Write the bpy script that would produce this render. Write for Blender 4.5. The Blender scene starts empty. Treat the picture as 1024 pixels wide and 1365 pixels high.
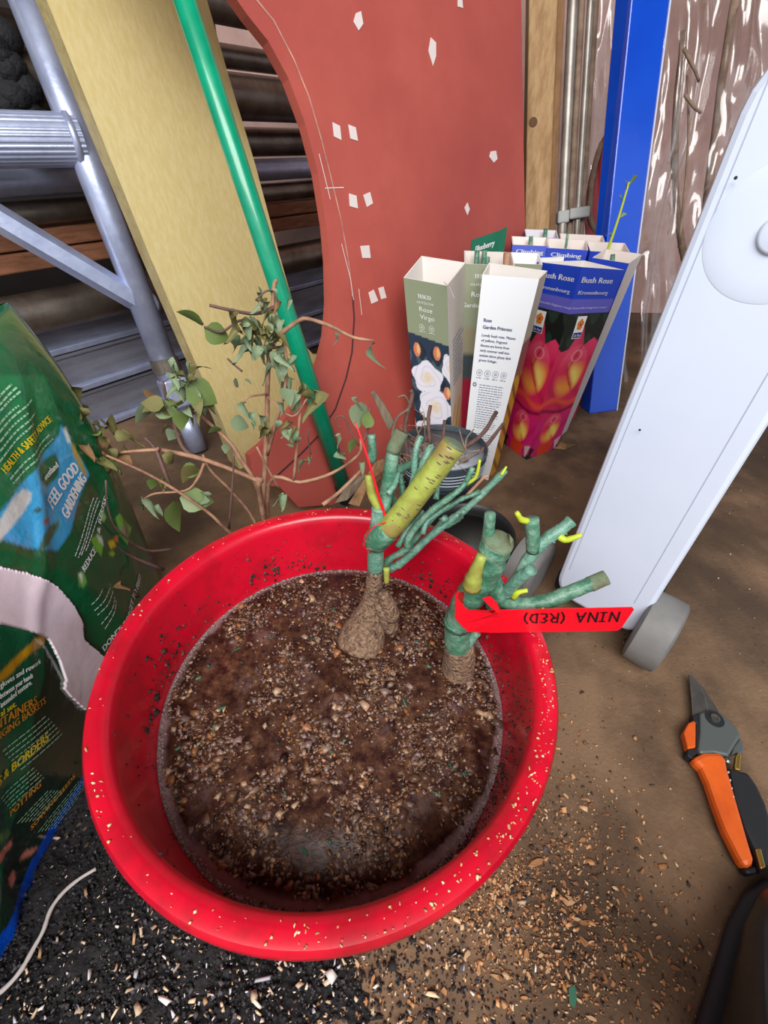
import bpy, bmesh, math, random
import numpy as np
from mathutils import Vector, Matrix, Euler
random.seed(7)
rng = np.random.default_rng(7)
SC = bpy.context.scene
COL = SC.collection
PI = math.pi

# ---------------------------------------------------------------- camera
cam = bpy.data.cameras.new('camera')
cam.sensor_fit = 'VERTICAL'; cam.sensor_height = 36; cam.sensor_width = 27
cam.lens = 600 / 1365 * 36
cam.clip_start = .01; cam.clip_end = 60
cam_o = bpy.data.objects.new('camera', cam)
COL.objects.link(cam_o)
cam_o.matrix_world = Matrix.Translation((0, 0, .56)) @ Matrix.Rotation(math.radians(50), 4, 'X') @ Matrix.Rotation(math.radians(1), 4, 'Z')
SC.camera = cam_o

# ---------------------------------------------------------------- light
w = bpy.data.worlds.new('sky'); SC.world = w; w.use_nodes = True
w.node_tree.nodes['Background'].inputs[0].default_value = (.80, .90, 1.0, 1)
w.node_tree.nodes['Background'].inputs[1].default_value = .8
def area(name, loc, target, sx, sy, power, col):
    l = bpy.data.lights.new(name, 'AREA'); l.shape = 'RECTANGLE'; l.size = sx; l.size_y = sy
    l.energy = power; l.color = col
    o = bpy.data.objects.new(name, l); COL.objects.link(o); o.location = loc
    o.rotation_euler = (Vector(target) - Vector(loc)).to_track_quat('-Z', 'Y').to_euler()
    return o
area('doorway_daylight', (-.1, -1.25, 2.25), (.0, .55, .2), 2.4, 1.5, 128, (1.0, .98, .95))
SC.view_settings.view_transform = 'Standard'; SC.view_settings.look = 'None'
SC.view_settings.gamma = 1; SC.view_settings.use_curve_mapping = False
SC.view_settings.exposure = 0

# ---------------------------------------------------------------- helpers
def lin(c):
    return tuple(((x / 255) / 12.92 if x / 255 <= .04045 else ((x / 255 + .055) / 1.055) ** 2.4) for x in c)
def mat(name, c, rough=.5, metal=0, c2=None, ns=20, lo=.4, hi=.62, bump=0, bs=80, coat=0, stretch=None, spec=.5, c3=None, ns3=4):
    m = bpy.data.materials.new(name); m.use_nodes = True
    nt = m.node_tree; b = nt.nodes['Principled BSDF']
    b.inputs['Base Color'].default_value = (*lin(c), 1)
    b.inputs['Roughness'].default_value = rough; b.inputs['Metallic'].default_value = metal
    b.inputs['Specular IOR Level'].default_value = spec
    if coat: b.inputs['Coat Weight'].default_value = coat; b.inputs['Coat Roughness'].default_value = .08
    tc = nt.nodes.new('ShaderNodeTexCoord'); src = tc.outputs['Object']
    if stretch:
        mp = nt.nodes.new('ShaderNodeMapping'); mp.inputs['Scale'].default_value = stretch
        nt.links.new(src, mp.inputs[0]); src = mp.outputs[0]
    def layer(scale, l, h, base, col):
        n = nt.nodes.new('ShaderNodeTexNoise'); n.inputs['Scale'].default_value = scale; n.inputs['Detail'].default_value = 6
        n.inputs['Roughness'].default_value = .65
        nt.links.new(src, n.inputs['Vector'])
        r = nt.nodes.new('ShaderNodeMapRange'); r.inputs[1].default_value = l; r.inputs[2].default_value = h
        nt.links.new(n.outputs['Fac'], r.inputs[0])
        x = nt.nodes.new('ShaderNodeMix'); x.data_type = 'RGBA'
        nt.links.new(r.outputs[0], x.inputs[0])
        if base is None: x.inputs[6].default_value = (*lin(c), 1)
        else: nt.links.new(base, x.inputs[6])
        x.inputs[7].default_value = (*lin(col), 1)
        return x.outputs[2]
    out = None
    if c2: out = layer(ns, lo, hi, None, c2)
    if c3: out = layer(ns3, .45, .7, out, c3)
    if out: nt.links.new(out, b.inputs['Base Color'])
    if bump:
        n = nt.nodes.new('ShaderNodeTexNoise'); n.inputs['Scale'].default_value = bs; n.inputs['Detail'].default_value = 5
        nt.links.new(src, n.inputs['Vector'])
        bp = nt.nodes.new('ShaderNodeBump'); bp.inputs['Strength'].default_value = bump; bp.inputs['Distance'].default_value = .01
        nt.links.new(n.outputs['Fac'], bp.inputs['Height']); nt.links.new(bp.outputs[0], b.inputs['Normal'])
    return m
def vcmat(name, rough=.5, bump=0, bs=60, coat=0):
    m = mat(name, (200, 200, 200), rough, bump=bump, bs=bs, coat=coat)
    a = m.node_tree.nodes.new('ShaderNodeAttribute'); a.attribute_name = 'Col'
    m.node_tree.links.new(a.outputs['Color'], m.node_tree.nodes['Principled BSDF'].inputs['Base Color'])
    return m
def root(name, loc, label, cat, group=None):
    o = bpy.data.objects.new(name, None); COL.objects.link(o); o.location = loc; o.empty_display_size = .05
    return tag(o, label, cat, group)
def tag(o, label, cat, group=None):
    o['label'] = label; o['category'] = cat
    if group: o['group'] = group
    return o
def woff(o):
    v = Vector((0, 0, 0))
    while o: v += o.location; o = o.parent
    return v
def V3(p): return Vector(p)
class MB:
    def __init__(s): s.v = []; s.f = []; s.mi = []; s.cur = 0
    def add(s, vs, fs):
        o = len(s.v); s.v += [tuple(v) for v in vs]; s.f += [tuple(i + o for i in f) for f in fs]; s.mi += [s.cur] * len(fs); return s
    def box(s, c, h, ax=None):
        ax = ax or (Vector((1, 0, 0)), Vector((0, 1, 0)), Vector((0, 0, 1))); c = V3(c)
        vs = [c + ax[0] * h[0] * i + ax[1] * h[1] * j + ax[2] * h[2] * k for i in (-1, 1) for j in (-1, 1) for k in (-1, 1)]
        return s.add(vs, [(0, 1, 3, 2), (4, 6, 7, 5), (0, 4, 5, 1), (2, 3, 7, 6), (0, 2, 6, 4), (1, 5, 7, 3)])
    def tube(s, path, rad, n=8, cap=True):
        P = [V3(p) for p in path]; R = rad if isinstance(rad, (list, tuple)) else [rad] * len(P)
        t0 = (P[1] - P[0]).normalized(); a = t0.orthogonal().normalized(); vs = []
        for i, p in enumerate(P):
            t = (P[min(i + 1, len(P) - 1)] - P[max(i - 1, 0)]).normalized()
            a = (a - t * a.dot(t)).normalized(); b = t.cross(a)
            vs += [p + (a * math.cos(2 * PI * k / n) + b * math.sin(2 * PI * k / n)) * R[i] for k in range(n)]
        fs = [(i * n + k, i * n + (k + 1) % n, (i + 1) * n + (k + 1) % n, (i + 1) * n + k) for i in range(len(P) - 1) for k in range(n)]
        if cap: fs += [tuple(range(n))[::-1], tuple(range((len(P) - 1) * n, len(P) * n))]
        return s.add(vs, fs)
    def lathe(s, prof, c, n=64, ax=None, close=False):
        c = V3(c); ax = ax or (Vector((1, 0, 0)), Vector((0, 1, 0)), Vector((0, 0, 1)))
        vs = [c + (ax[0] * math.cos(2 * PI * k / n) + ax[1] * math.sin(2 * PI * k / n)) * r + ax[2] * z for r, z in prof for k in range(n)]
        m = len(prof)
        fs = [(i * n + k, i * n + (k + 1) % n, (i + 1) % m * n + (k + 1) % n, (i + 1) % m * n + k) for i in range(m if close else m - 1) for k in range(n)]
        if not close:
            if prof[0][0] > 0: fs.append(tuple(range(n))[::-1])
            if prof[-1][0] > 0: fs.append(tuple(range((m - 1) * n, m * n)))
        return s.add(vs, fs)
    def prism(s, poly, O, U, W, t):
        """outline (u, v) in the plane O,U,W, extruded from 0 to t along U x W"""
        O, U, W = V3(O), V3(U), V3(W); N = U.cross(W).normalized(); n = len(poly)
        ar = sum(poly[i][0] * poly[(i + 1) % n][1] - poly[(i + 1) % n][0] * poly[i][1] for i in range(n))
        if ar < 0: poly = poly[::-1]
        vs = [O + U * u + W * v + N * d for d in (0, t) for u, v in poly]
        return s.add(vs, [tuple(range(n))[::-1], tuple(range(n, 2 * n))] + [(i, (i + 1) % n, n + (i + 1) % n, n + i) for i in range(n)])
    def slab(s, pts, t, up=(0, 0, 1)):
        """3D outline extruded by t along up"""
        n = len(pts); up = V3(up); P = [V3(p) for p in pts]
        nr = sum((P[i].cross(P[(i + 1) % n]) for i in range(n)), Vector())
        if nr.dot(up) < 0: P = P[::-1]
        vs = P + [p + up * t for p in P]
        return s.add(vs, [tuple(range(n))[::-1], tuple(range(n, 2 * n))] + [(i, (i + 1) % n, n + (i + 1) % n, n + i) for i in range(n)])
    def build(s, name, mats, parent=None, smooth=False, bev=0, local=False, auto=None):
        me = bpy.data.meshes.new(name); o_ = Vector() if (local or not parent) else woff(parent)
        org = Vector()
        if not parent and not local and s.v:
            a = np.array(s.v); org = Vector((*((a.min(0) + a.max(0)) / 2)[:2], a[:, 2].min())); o_ = org
        me.from_pydata([tuple(V3(v) - o_) for v in s.v], [], s.f)
        for m in (mats if isinstance(mats, list) else [mats]): me.materials.append(m)
        me.polygons.foreach_set('material_index', s.mi)
        if smooth: me.polygons.foreach_set('use_smooth', [True] * len(s.f))
        me.update()
        ob = bpy.data.objects.new(name, me); COL.objects.link(ob)
        if parent: ob.parent = parent
        ob.location = org
        if bev:
            md = ob.modifiers.new('bevel', 'BEVEL'); md.width = bev; md.segments = 2; md.limit_method = 'ANGLE'; md.angle_limit = math.radians(35)
        if auto:
            me.set_sharp_from_angle(angle=math.radians(auto))
        return ob
def spline(pts, k=5):
    P = [V3(p) for p in pts]; out = []
    Q = [P[0] * 2 - P[1]] + P + [P[-1] * 2 - P[-2]]
    for i in range(1, len(Q) - 2):
        for j in range(k):
            t = j / k; a, b, c, d = Q[i - 1:i + 3]
            out.append(.5 * ((2 * b) + (c - a) * t + (2 * a - 5 * b + 4 * c - d) * t * t + (3 * b - a - 3 * c + d) * t ** 3))
    return out + [P[-1]]
def ramp(a, b, n): return [a + (b - a) * i / (n - 1) for i in range(n)]
def stem(path, r0, r1, k=4, n=7, knob=0):
    p = spline(path, k); r = ramp(r0, r1, len(p))
    if knob: r = [x * (1 + knob * (random.random() - .4)) for x in r]
    return MB().tube(p, r, n)
def setcol(ob, cols):
    a = ob.data.color_attributes.new('Col', 'FLOAT_COLOR', 'POINT')
    a.data.foreach_set('color', np.c_[cols, np.ones(len(cols))].astype(np.float32).ravel())
def inpoly(x, y, poly):
    r = np.zeros(x.shape, bool); n = len(poly)
    for i in range(n):
        x1, y1 = poly[i]; x2, y2 = poly[(i + 1) % n]
        if y1 == y2: continue
        r ^= ((y1 > y) != (y2 > y)) & (x < (x2 - x1) * (y - y1) / (y2 - y1) + x1)
    return r
def chips(name, cs, ss, cols, m, parent=None, soft=True):
    """many little angular flakes in one mesh (stuff)"""
    n = len(cs); base = np.array([(i, j, k) for i in (-1, 1) for j in (-1, 1) for k in (-1, 1)], float)
    v = base[None] * ss[:, None, :] * rng.uniform(.3, 1.15, (n, 8, 3))
    e = rng.uniform(0, 2 * PI, (n, 3)); e[:, :2] = rng.normal(0, .35, (n, 2))
    cx, sx, cy, sy, cz, sz = np.cos(e[:, 0]), np.sin(e[:, 0]), np.cos(e[:, 1]), np.sin(e[:, 1]), np.cos(e[:, 2]), np.sin(e[:, 2])
    R = np.stack([cz * cy, cz * sy * sx - sz * cx, cz * sy * cx + sz * sx, sz * cy, sz * sy * sx + cz * cx, sz * sy * cx - cz * sx, -sy, cy * sx, cy * cx], 1).reshape(n, 3, 3)
    v = np.einsum('nij,nkj->nki', R, v) + cs[:, None, :]
    v = v.reshape(-1, 3)
    off = np.array(woff(parent)) if parent else v.mean(0) * [1, 1, 0]
    q = np.array([(0, 1, 3, 2), (4, 6, 7, 5), (0, 4, 5, 1), (2, 3, 7, 6), (0, 2, 6, 4), (1, 5, 7, 3)])
    f = (q[None] + 8 * np.arange(n)[:, None, None]).reshape(-1, 4)
    me = bpy.data.meshes.new(name); me.from_pydata((v - off).tolist(), [], f.tolist()); me.materials.append(m)
    ob = bpy.data.objects.new(name, me); COL.objects.link(ob)
    if parent: ob.parent = parent
    else: ob.location = off
    if soft: me.polygons.foreach_set('use_smooth', [True] * len(f))
    setcol(ob, np.repeat(cols, 8, 0)); ob['kind'] = 'stuff'
    return ob
def pal(n, cols, jit=.12):
    c = np.array([lin(x) for x in cols])[rng.integers(0, len(cols), n)]
    return np.clip(c * rng.uniform(1 - jit * 2, 1 + jit * 2, (n, 1)), 0, 1)
_tc = {}
def text_mesh(s):
    if s not in _tc:
        cu = bpy.data.curves.new('t', 'FONT'); cu.body = s; cu.resolution_u = 2
        o = bpy.data.objects.new('t', cu); COL.objects.link(o); bpy.context.view_layer.update()
        me = bpy.data.meshes.new_from_object(o.evaluated_get(bpy.context.evaluated_depsgraph_get()))
        v = [tuple(x.co) for x in me.vertices]; f = [tuple(p.vertices) for p in me.polygons]
        bpy.data.objects.remove(o); bpy.data.curves.remove(cu); bpy.data.meshes.remove(me)
        _tc[s] = v, f
    return _tc[s]
def put_text(mb, s, A, B, h, surf, bold=0, slant=0):
    """text from A to B (2D points of a surface), capital height h, pressed on surf(a, b)"""
    v, f = text_mesh(s); xs = [p[0] for p in v]; x0, x1 = min(xs), max(xs)
    A, B = Vector(A), Vector(B); d = B - A; L = d.length; d /= L; up = Vector((-d.y, d.x))
    vs = [surf(*(A + d * ((p[0] - x0) / (x1 - x0) * L + slant * p[1] * h) + up * (p[1] / .7 * h))) for p in v]
    mb.add(vs, f)
    if bold:
        for k in (-1, 1):
            mb.add([surf(*(A + d * ((p[0] - x0) / (x1 - x0) * L + k * bold) + up * (p[1] / .7 * h))) for p in v], f)
def dashes(mb, A, B, h, surf, rnd, word=.006, gap=.0018):
    """a line of unreadably small print: little bars"""
    A, B = Vector(A), Vector(B); d = B - A; L = d.length; d /= L; up = Vector((-d.y, d.x)); x = 0
    while x < L:
        w = min(L - x, word * rnd.uniform(.4, 1.5))
        q = [A + d * x, A + d * (x + w), A + d * (x + w) + up * h, A + d * x + up * h]
        mb.add([surf(*p) for p in q], [(0, 1, 2, 3)]); x += w + gap

# ---------------------------------------------------------------- materials
M = dict(
    floor=mat('dusty_floor', (122, 95, 71), .92, c2=(86, 65, 47), ns=7, bump=.22, bs=220, c3=(64, 48, 36), ns3=3.6),
    soil=mat('black_compost', (20, 18, 20), .95, c2=(44, 40, 42), ns=130, bump=1, bs=160),
    red_plastic=mat('red_plastic', (208, 8, 42), .3, c2=(192, 8, 38), ns=6, coat=.15, c3=(160, 14, 32), ns3=22),
    red_board=mat('red_board_paint', (182, 84, 72), .62, c2=(172, 76, 66), ns=5, bump=.03, bs=200, c3=(160, 66, 60), ns3=1.6),
    board_edge=mat('board_edge', (120, 60, 50), .8),
    gold=mat('gold_board_paint', (204, 184, 124), .42, c2=(212, 194, 140), ns=60, bump=.035, bs=180, metal=.15, stretch=(3, 3, .5)),
    gold_edge=mat('gold_board_edge', (190, 172, 120), .55, c2=(170, 150, 100), ns=30, bump=.2),
    cane=mat('green_cane_plastic', (0, 150, 112), .3, coat=.4, c2=(0, 136, 100), ns=30),
    dark=mat('dark_rubber', (24, 26, 30), .6),
    alu=mat('scaffold_aluminium', (186, 194, 222), .36, .55, c2=(160, 168, 198), ns=14, bump=.05, bs=90),
    tube_old=mat('old_steel_tube', (142, 132, 122), .36, .8, c2=(104, 90, 80), ns=9, bump=.06, bs=60),
    deck=mat('aluminium_deck', (152, 154, 168), .5, .6, c2=(126, 126, 138), ns=6, bump=.05, bs=60, stretch=(1, 1, 6)),
    timber=mat('orange_timber', (156, 104, 74), .75, c2=(126, 80, 54), ns=18, stretch=(1, 1, 9), bump=.1),
    post=mat('pine_post', (178, 142, 98), .7, c2=(150, 112, 70), ns=12, stretch=(6, 6, .7), bump=.08),
    conduit=mat('grey_conduit', (176, 168, 158), .45, .6, c2=(140, 130, 122), ns=10),
    duct=mat('duct_tape', (168, 168, 166), .5),
    blue=mat('blue_gloss_card', (14, 76, 200), .22, c2=(10, 68, 190), ns=3, coat=.3),
    white_case=mat('white_case_plastic', (214, 222, 240), .38, c2=(208, 217, 237), ns=3),
    wheel=mat('grey_wheel_plastic', (120, 118, 116), .6, c2=(108, 106, 104), ns=20),
    wall=mat('pinkish_wall', (204, 168, 158), .9, c2=(176, 140, 130), ns=3, bump=.2),
    darkwall=mat('dark_wall', (58, 52, 50), .9, c2=(44, 40, 38), ns=2),
    ceil=mat('ceiling_sheet', (120, 118, 114), .9, c2=(108, 106, 102), ns=2),
    stem_dry=mat('dry_stem', (176, 134, 106), .75, c2=(132, 94, 74), ns=40),
    stem_dark=mat('dark_stem', (112, 82, 74), .75, c2=(86, 62, 56), ns=40),
    leaf_green=mat('leaf_green', (112, 130, 70), .45, c2=(88, 108, 54), ns=50),
    leaf_grey=mat('leaf_grey_green', (132, 148, 116), .7, c2=(104, 122, 88), ns=60),
    leaf_olive=mat('leaf_olive', (94, 92, 50), .7, c2=(120, 112, 62), ns=60),
    leaf_brown=mat('leaf_brown', (150, 112, 74), .8, c2=(108, 78, 50), ns=50),
    wax=mat('waxed_green_stem', (54, 106, 82), .42, c2=(84, 132, 108), ns=60, bump=.3, bs=200, coat=.15, c3=(126, 160, 140), ns3=70),
    wax_pale=mat('pale_waxed_stem', (96, 142, 124), .42, c2=(66, 114, 92), ns=60, bump=.3, bs=200, coat=.15, c3=(140, 176, 160), ns3=60),
    cane_yellow=mat('yellow_green_rose_cane', (160, 170, 76), .42, c2=(136, 148, 60), ns=40, c3=(146, 124, 70), ns3=40, bump=.1),
    shoot=mat('lime_shoot', (182, 196, 48), .5),
    root_bark=mat('muddy_rose_root', (146, 114, 92), .85, c2=(98, 72, 58), ns=120, bump=1, bs=260, c3=(180, 148, 118), ns3=220),
    cut=mat('cut_wood', (104, 122, 96), .8, c2=(96, 96, 70), ns=80),
    tag_red=mat('red_plant_label', (232, 16, 36), .35, coat=.2),
    ink=mat('black_ink', (24, 14, 18), .5),
    pot=mat('grey_plant_pot', (64, 76, 84), .5, c2=(56, 66, 74), ns=20),
    pot_line=mat('pot_rim_line', (176, 180, 190), .5),
    pot_dark=mat('navy_pot_body', (30, 34, 42), .55),
    pot_black=mat('black_pot', (30, 31, 32), .45),
    pot_in=mat('black_pot_inside', (58, 58, 54), .6),
    foam=mat('soap_foam', (170, 150, 148), .3, c2=(130, 108, 104), ns=300, bump=.6, bs=400),
    white=mat('white_print', (240, 242, 240), .5),
    yellow=mat('yellow_print', (222, 196, 30), .5),
    orange_print=mat('orange_print', (196, 128, 30), .5),
    grey_print=mat('grey_print', (104, 108, 140), .6),
    pale_green_print=mat('pale_green_print', (150, 196, 160), .5),
    paper_tape=mat('white_tape_patch', (222, 208, 204), .7),
    pencil=mat('pencil_line', (206, 150, 130), .8, c2=(160, 110, 100), ns=30),
    marker=mat('dark_marker_line', (70, 40, 44), .8),
    steel=mat('blade_steel', (150, 150, 146), .35, .9, c2=(120, 120, 116), ns=30),
    sec_grey=mat('secateur_grey', (92, 98, 96), .45, .3),
    sec_orange=mat('secateur_orange', (214, 92, 22), .5, c2=(196, 78, 16), ns=20),
    brass=mat('brass_catch', (200, 164, 84), .35, .9),
    boot=mat('black_boot_rubber', (20, 20, 19), .42, c2=(30, 30, 26), ns=6, coat=.35, bump=.15, bs=14),
    twine=mat('grey_twine', (186, 176, 172), .8),
    cord=mat('white_cord', (224, 224, 224), .6),
    twig=mat('bare_twig', (154, 128, 108), .8, c2=(120, 98, 82), ns=30),
    red_sheet=mat('red_offcut', (164, 40, 48), .5),
    vc=vcmat('printed_card', .45), vc_bag=vcmat('glossy_printed_film', .2, bump=.45, bs=30, coat=1), vc_chip=vcmat('bark_flakes', .85), vc_wet=vcmat('wet_bark_flakes', .38),
    wood_stake=mat('weathered_wood', (140, 124, 104), .85, c2=(108, 94, 78), ns=20, stretch=(4, 4, 1)),
    green_card=mat('green_sleeve', (20, 104, 78), .5),
)
# ---------------------------------------------------------------- setting
def frame(base, yaw, lean):
    a, l = math.radians(yaw), math.radians(lean)
    u = Vector((math.cos(a), math.sin(a), 0)); nh = Vector((u.y, -u.x, 0))
    v = Vector((0, 0, math.cos(l))) - nh * math.sin(l)
    return Vector((*base, 0)), u, v, u.cross(v)
RED = frame((-.09, .70), 43, 14)
GOLD = frame((-.35, .77), 43, 14)
LAD = frame((-.45, .85), 43, 14)
RACK = frame((-.635, 1.053), 52.6, 0)
def on(F, u, v, n=0): return F[0] + F[1] * u + F[2] * v + F[3] * n
def struct(mb, name, m):
    o = mb.build(name, m); o['kind'] = 'structure'; return o
mb = MB(); mb.add([(-4, -3, 0), (5, -3, 0), (5, 5, 0), (-4, 5, 0), (-4, -3, -.05), (5, -3, -.05), (5, 5, -.05), (-4, 5, -.05)],
                  [(0, 1, 2, 3), (7, 6, 5, 4), (0, 4, 5, 1), (1, 5, 6, 2), (2, 6, 7, 3), (3, 7, 4, 0)])
struct(mb, 'floor', M['floor'])
struct(MB().box((2.2, 2.05, 1.3), (2.8, .05, 1.3)), 'wall_back', M['wall'])
RU, RN = RACK[1], RACK[3]
struct(MB().box(on(RACK, .2, 1.3, -.55), (2.4, 1.3, .05), (RU, Vector((0, 0, 1)), RN)), 'wall_left', M['darkwall'])
struct(MB().box((.5, 2.1, 2.65), (4.4, 3.0, .05)), 'unseen_ceiling', M['ceil'])  # unseen, added overhead to keep sky light off the rack

# ---------------------------------------------------------------- red bucket
BC = Vector((-.047, .233, 0))
b = root('bucket', BC, 'round red plastic bucket full of muddy water and bark, in the middle of the floor', 'bucket')
prof = [(0, .004), (.138, .004), (.143, .001), (.147, .006), (.158, .05), (.1745, .14), (.181, .180), (.183, .186), (.1965, .189), (.2, .193), (.2005, .199), (.198, .2035),
        (.190, .205), (.184, .2035), (.1805, .199), (.179, .190), (.172, .14), (.155, .05), (.144, .012), (.138, .009), (0, .009)]
def belly(v):
    x, y, z = v; d = math.hypot(x - BC.x, y - BC.y)
    if d < .1 or z > .197: return v
    k_ = 1 + .046 * max(0, -(y - BC.y) / d) ** 3 * math.sin(PI * min(1, z / .197)) ** .7 if z > .012 else 1
    return BC.x + (x - BC.x) * k_, BC.y + (y - BC.y) * k_, z
bb_ = MB().lathe(prof, BC, 128); bb_.v = [belly(v) for v in bb_.v]
bb_.build('body', M['red_plastic'], b, smooth=True, auto=50)
n = 900
th = rng.uniform(0, 2 * PI, n); th[:500] = rng.normal(-.45, .6, 500)
hh = rng.uniform(.113, .2, n) ** 1.0; k = rng.random(n) + .15
rr = np.where(k < .55, .1855 + rng.uniform(0, .012, n), .1655 + (hh - .125) * .2 - .0004)
rr = np.where(k < .55, rr, np.interp(hh, [.05, .14, .19, .199], [.155, .172, .179, .1805]) - .0003)
zz = np.where(k < .55, .2048, hh)
cs = np.c_[BC.x + rr * np.cos(th), BC.y + rr * np.sin(th), zz]
chips('stuck_bark_crumbs', cs, np.clip(np.exp(rng.normal(math.log(.0007), .4, (n, 1))), 0, .0013) * rng.uniform(.5, 1.3, (n, 3)) * [1.3, .8, .5], np.where((k < .55)[:, None], pal(n, [(214, 170, 120), (190, 140, 90), (226, 200, 160)]), pal(n, [(50, 34, 28), (80, 54, 40), (30, 22, 20)])), M['vc_chip'], b)

n = 520
th = np.concatenate([rng.normal(PI - .05, .22, 140), rng.normal(2.0, .22, 120), rng.normal(.75, .3, 130), rng.normal(-.45, .4, 130)]); hh = np.clip(.128 + np.abs(rng.normal(0, .022, n)), .128, .185)
rr = np.interp(hh, [.05, .14, .19, .199], [.155, .172, .179, .1805]) - .0003
cs = np.array([belly(q) for q in np.c_[BC.x + rr * np.cos(th), BC.y + rr * np.sin(th), hh]])
chips('dark_dirt_specks', cs, np.exp(rng.normal(math.log(.0009), .5, (n, 1))) * rng.uniform(.5, 1.4, (n, 3)) * [1, 1, 1.2], pal(n, [(54, 30, 28), (70, 46, 38), (34, 22, 22), (110, 60, 54)]), M['vc_chip'], b)

# ---------------------------------------------------------------- muddy water
WZ = .124
wm = bpy.data.materials.new('muddy_water'); wm.use_nodes = True
nt = wm.node_tree; P = nt.nodes['Principled BSDF']
tc = nt.nodes.new('ShaderNodeTexCoord')
def nz(scale, det=8, rough=.65):
    n_ = nt.nodes.new('ShaderNodeTexNoise'); n_.inputs['Scale'].default_value = scale; n_.inputs['Detail'].default_value = det; n_.inputs['Roughness'].default_value = rough
    nt.links.new(tc.outputs['Object'], n_.inputs['Vector']); return n_.outputs['Fac']
def rampn(f, stops):
    r = nt.nodes.new('ShaderNodeValToRGB'); e = r.color_ramp.elements
    e[0].position, e[0].color = stops[0][0], (*lin(stops[0][1]), 1); e[1].position, e[1].color = stops[1][0], (*lin(stops[1][1]), 1)
    for p_, c_ in stops[2:]:
        x = e.new(p_); x.color = (*lin(c_), 1)
    nt.links.new(f, r.inputs[0]); return r.outputs[0]
c = rampn(nz(75, 10, .75), [(.32, (28, 10, 12)), (.70, (128, 96, 78)), (.44, (54, 30, 26)), (.56, (88, 58, 42))])
ln = nt.nodes.new('ShaderNodeVectorMath'); ln.operation = 'LENGTH'
mp = nt.nodes.new('ShaderNodeVectorMath'); mp.operation = 'MULTIPLY'; mp.inputs[1].default_value = (1, 1, 0); nt.links.new(tc.outputs['Object'], mp.inputs[0]); nt.links.new(mp.outputs[0], ln.inputs[0])
ad = nt.nodes.new('ShaderNodeMath'); ad.operation = 'MULTIPLY_ADD'; ad.inputs[1].default_value = .022; nt.links.new(nz(30, 5), ad.inputs[0]); nt.links.new(ln.outputs['Value'], ad.inputs[2])
fr_ = nt.nodes.new('ShaderNodeMapRange'); fr_.inputs[1].default_value = .171; fr_.inputs[2].default_value = .1765; nt.links.new(ad.outputs[0], fr_.inputs[0])
fx = nt.nodes.new('ShaderNodeMix'); fx.data_type = 'RGBA'; fx.inputs[7].default_value = (*lin((176, 150, 150)), 1); nt.links.new(c, fx.inputs[6]); nt.links.new(fr_.outputs[0], fx.inputs[0])
f2 = nt.nodes.new('ShaderNodeMapRange'); f2.inputs[1].default_value = .54; f2.inputs[2].default_value = .70; f2.inputs[4].default_value = .4; nt.links.new(nz(26, 9, .7), f2.inputs[0])
fy = nt.nodes.new('ShaderNodeMix'); fy.data_type = 'RGBA'; fy.inputs[7].default_value = (*lin((150, 122, 120)), 1); nt.links.new(fx.outputs[2], fy.inputs[6]); nt.links.new(f2.outputs[0], fy.inputs[0])
nt.links.new(fy.outputs[2], P.inputs['Base Color'])
P.inputs['Roughness'].default_value = .3; P.inputs['Specular IOR Level'].default_value = .3
al = nt.nodes.new('ShaderNodeMapRange'); al.inputs[1].default_value = .36; al.inputs[2].default_value = .56; al.inputs[3].default_value = .45; al.inputs[4].default_value = .985
nt.links.new(nz(9, 4), al.inputs[0]); nt.links.new(al.outputs[0], P.inputs['Alpha'])
bp = nt.nodes.new('ShaderNodeBump'); bp.inputs['Strength'].default_value = .35; bp.inputs['Distance'].default_value = .004
nt.links.new(nz(90, 5), bp.inputs['Height']); nt.links.new(bp.outputs[0], P.inputs['Normal'])
wt = root('muddy_water', BC + Vector((0, 0, WZ)), 'brown muddy water with floating bark filling the red bucket', 'water')
ws_ = MB().lathe([(0, WZ), (.05, WZ), (.1, WZ), (.1684, WZ), (.1685, WZ - .003)], BC, 128); ws_.v = [belly(v) for v in ws_.v]
ws_.build('surface', wm, wt, smooth=True)
def disc(n, R, edge=0):
    r = R * np.sqrt(rng.uniform(edge, 1, n)); t = rng.uniform(0, 2 * PI, n)
    return np.c_[BC.x + r * np.cos(t), BC.y + r * np.sin(t)]
n = 8500
cs = disc(n * 2, .163); g = np.sin(cs[:, 0] * 61 + 2) * np.cos(cs[:, 1] * 47 + 1) + .55 * np.sin(cs[:, 0] * 140) * np.sin(cs[:, 1] * 150 + .5) + rng.normal(0, .45, n * 2)
g -= 1.3 * np.exp(-((cs[:, 0] + .165) ** 2 + (cs[:, 1] - .265) ** 2) / .0022)
cs = cs[np.argsort(-g)[:n]]
sz = np.exp(rng.normal(math.log(.00145), .5, (n, 1))) * rng.uniform(.5, 1.2, (n, 3)) * [1.2, .9, .5]
ob = chips('floating_bark', np.c_[cs, WZ + rng.uniform(-.0008, .0006, n)], np.clip(sz, .0004, .006),
      pal(n, [(112, 80, 56), (96, 66, 46), (74, 48, 36), (120, 94, 78), (106, 84, 78), (52, 32, 26), (132, 84, 50), (98, 74, 64), (160, 130, 104), (82, 54, 40), (126, 100, 92)]), M['vc_wet'], wt)
n = 30
chips('floating_green_bits', np.c_[disc(n, .15), np.full(n, WZ + .0006)], rng.uniform(.001, .003, (n, 3)) * [2, .6, .3], pal(n, [(36, 92, 70), (60, 120, 96)]), M['vc_chip'], wt)
mb = MB()
for i in range(1500):                                            # ring of froth against the wall
    t = i / 1500 * 2 * PI + random.uniform(-.01, .01); r = .1676 - abs(random.gauss(0, .0022)); s = random.uniform(.0005, .0016)
    mb.lathe([(0, s * .55), (s * .6, s * .42), (s, 0)], belly(BC + Vector((r * math.cos(t), r * math.sin(t), WZ))), 7)
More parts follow.
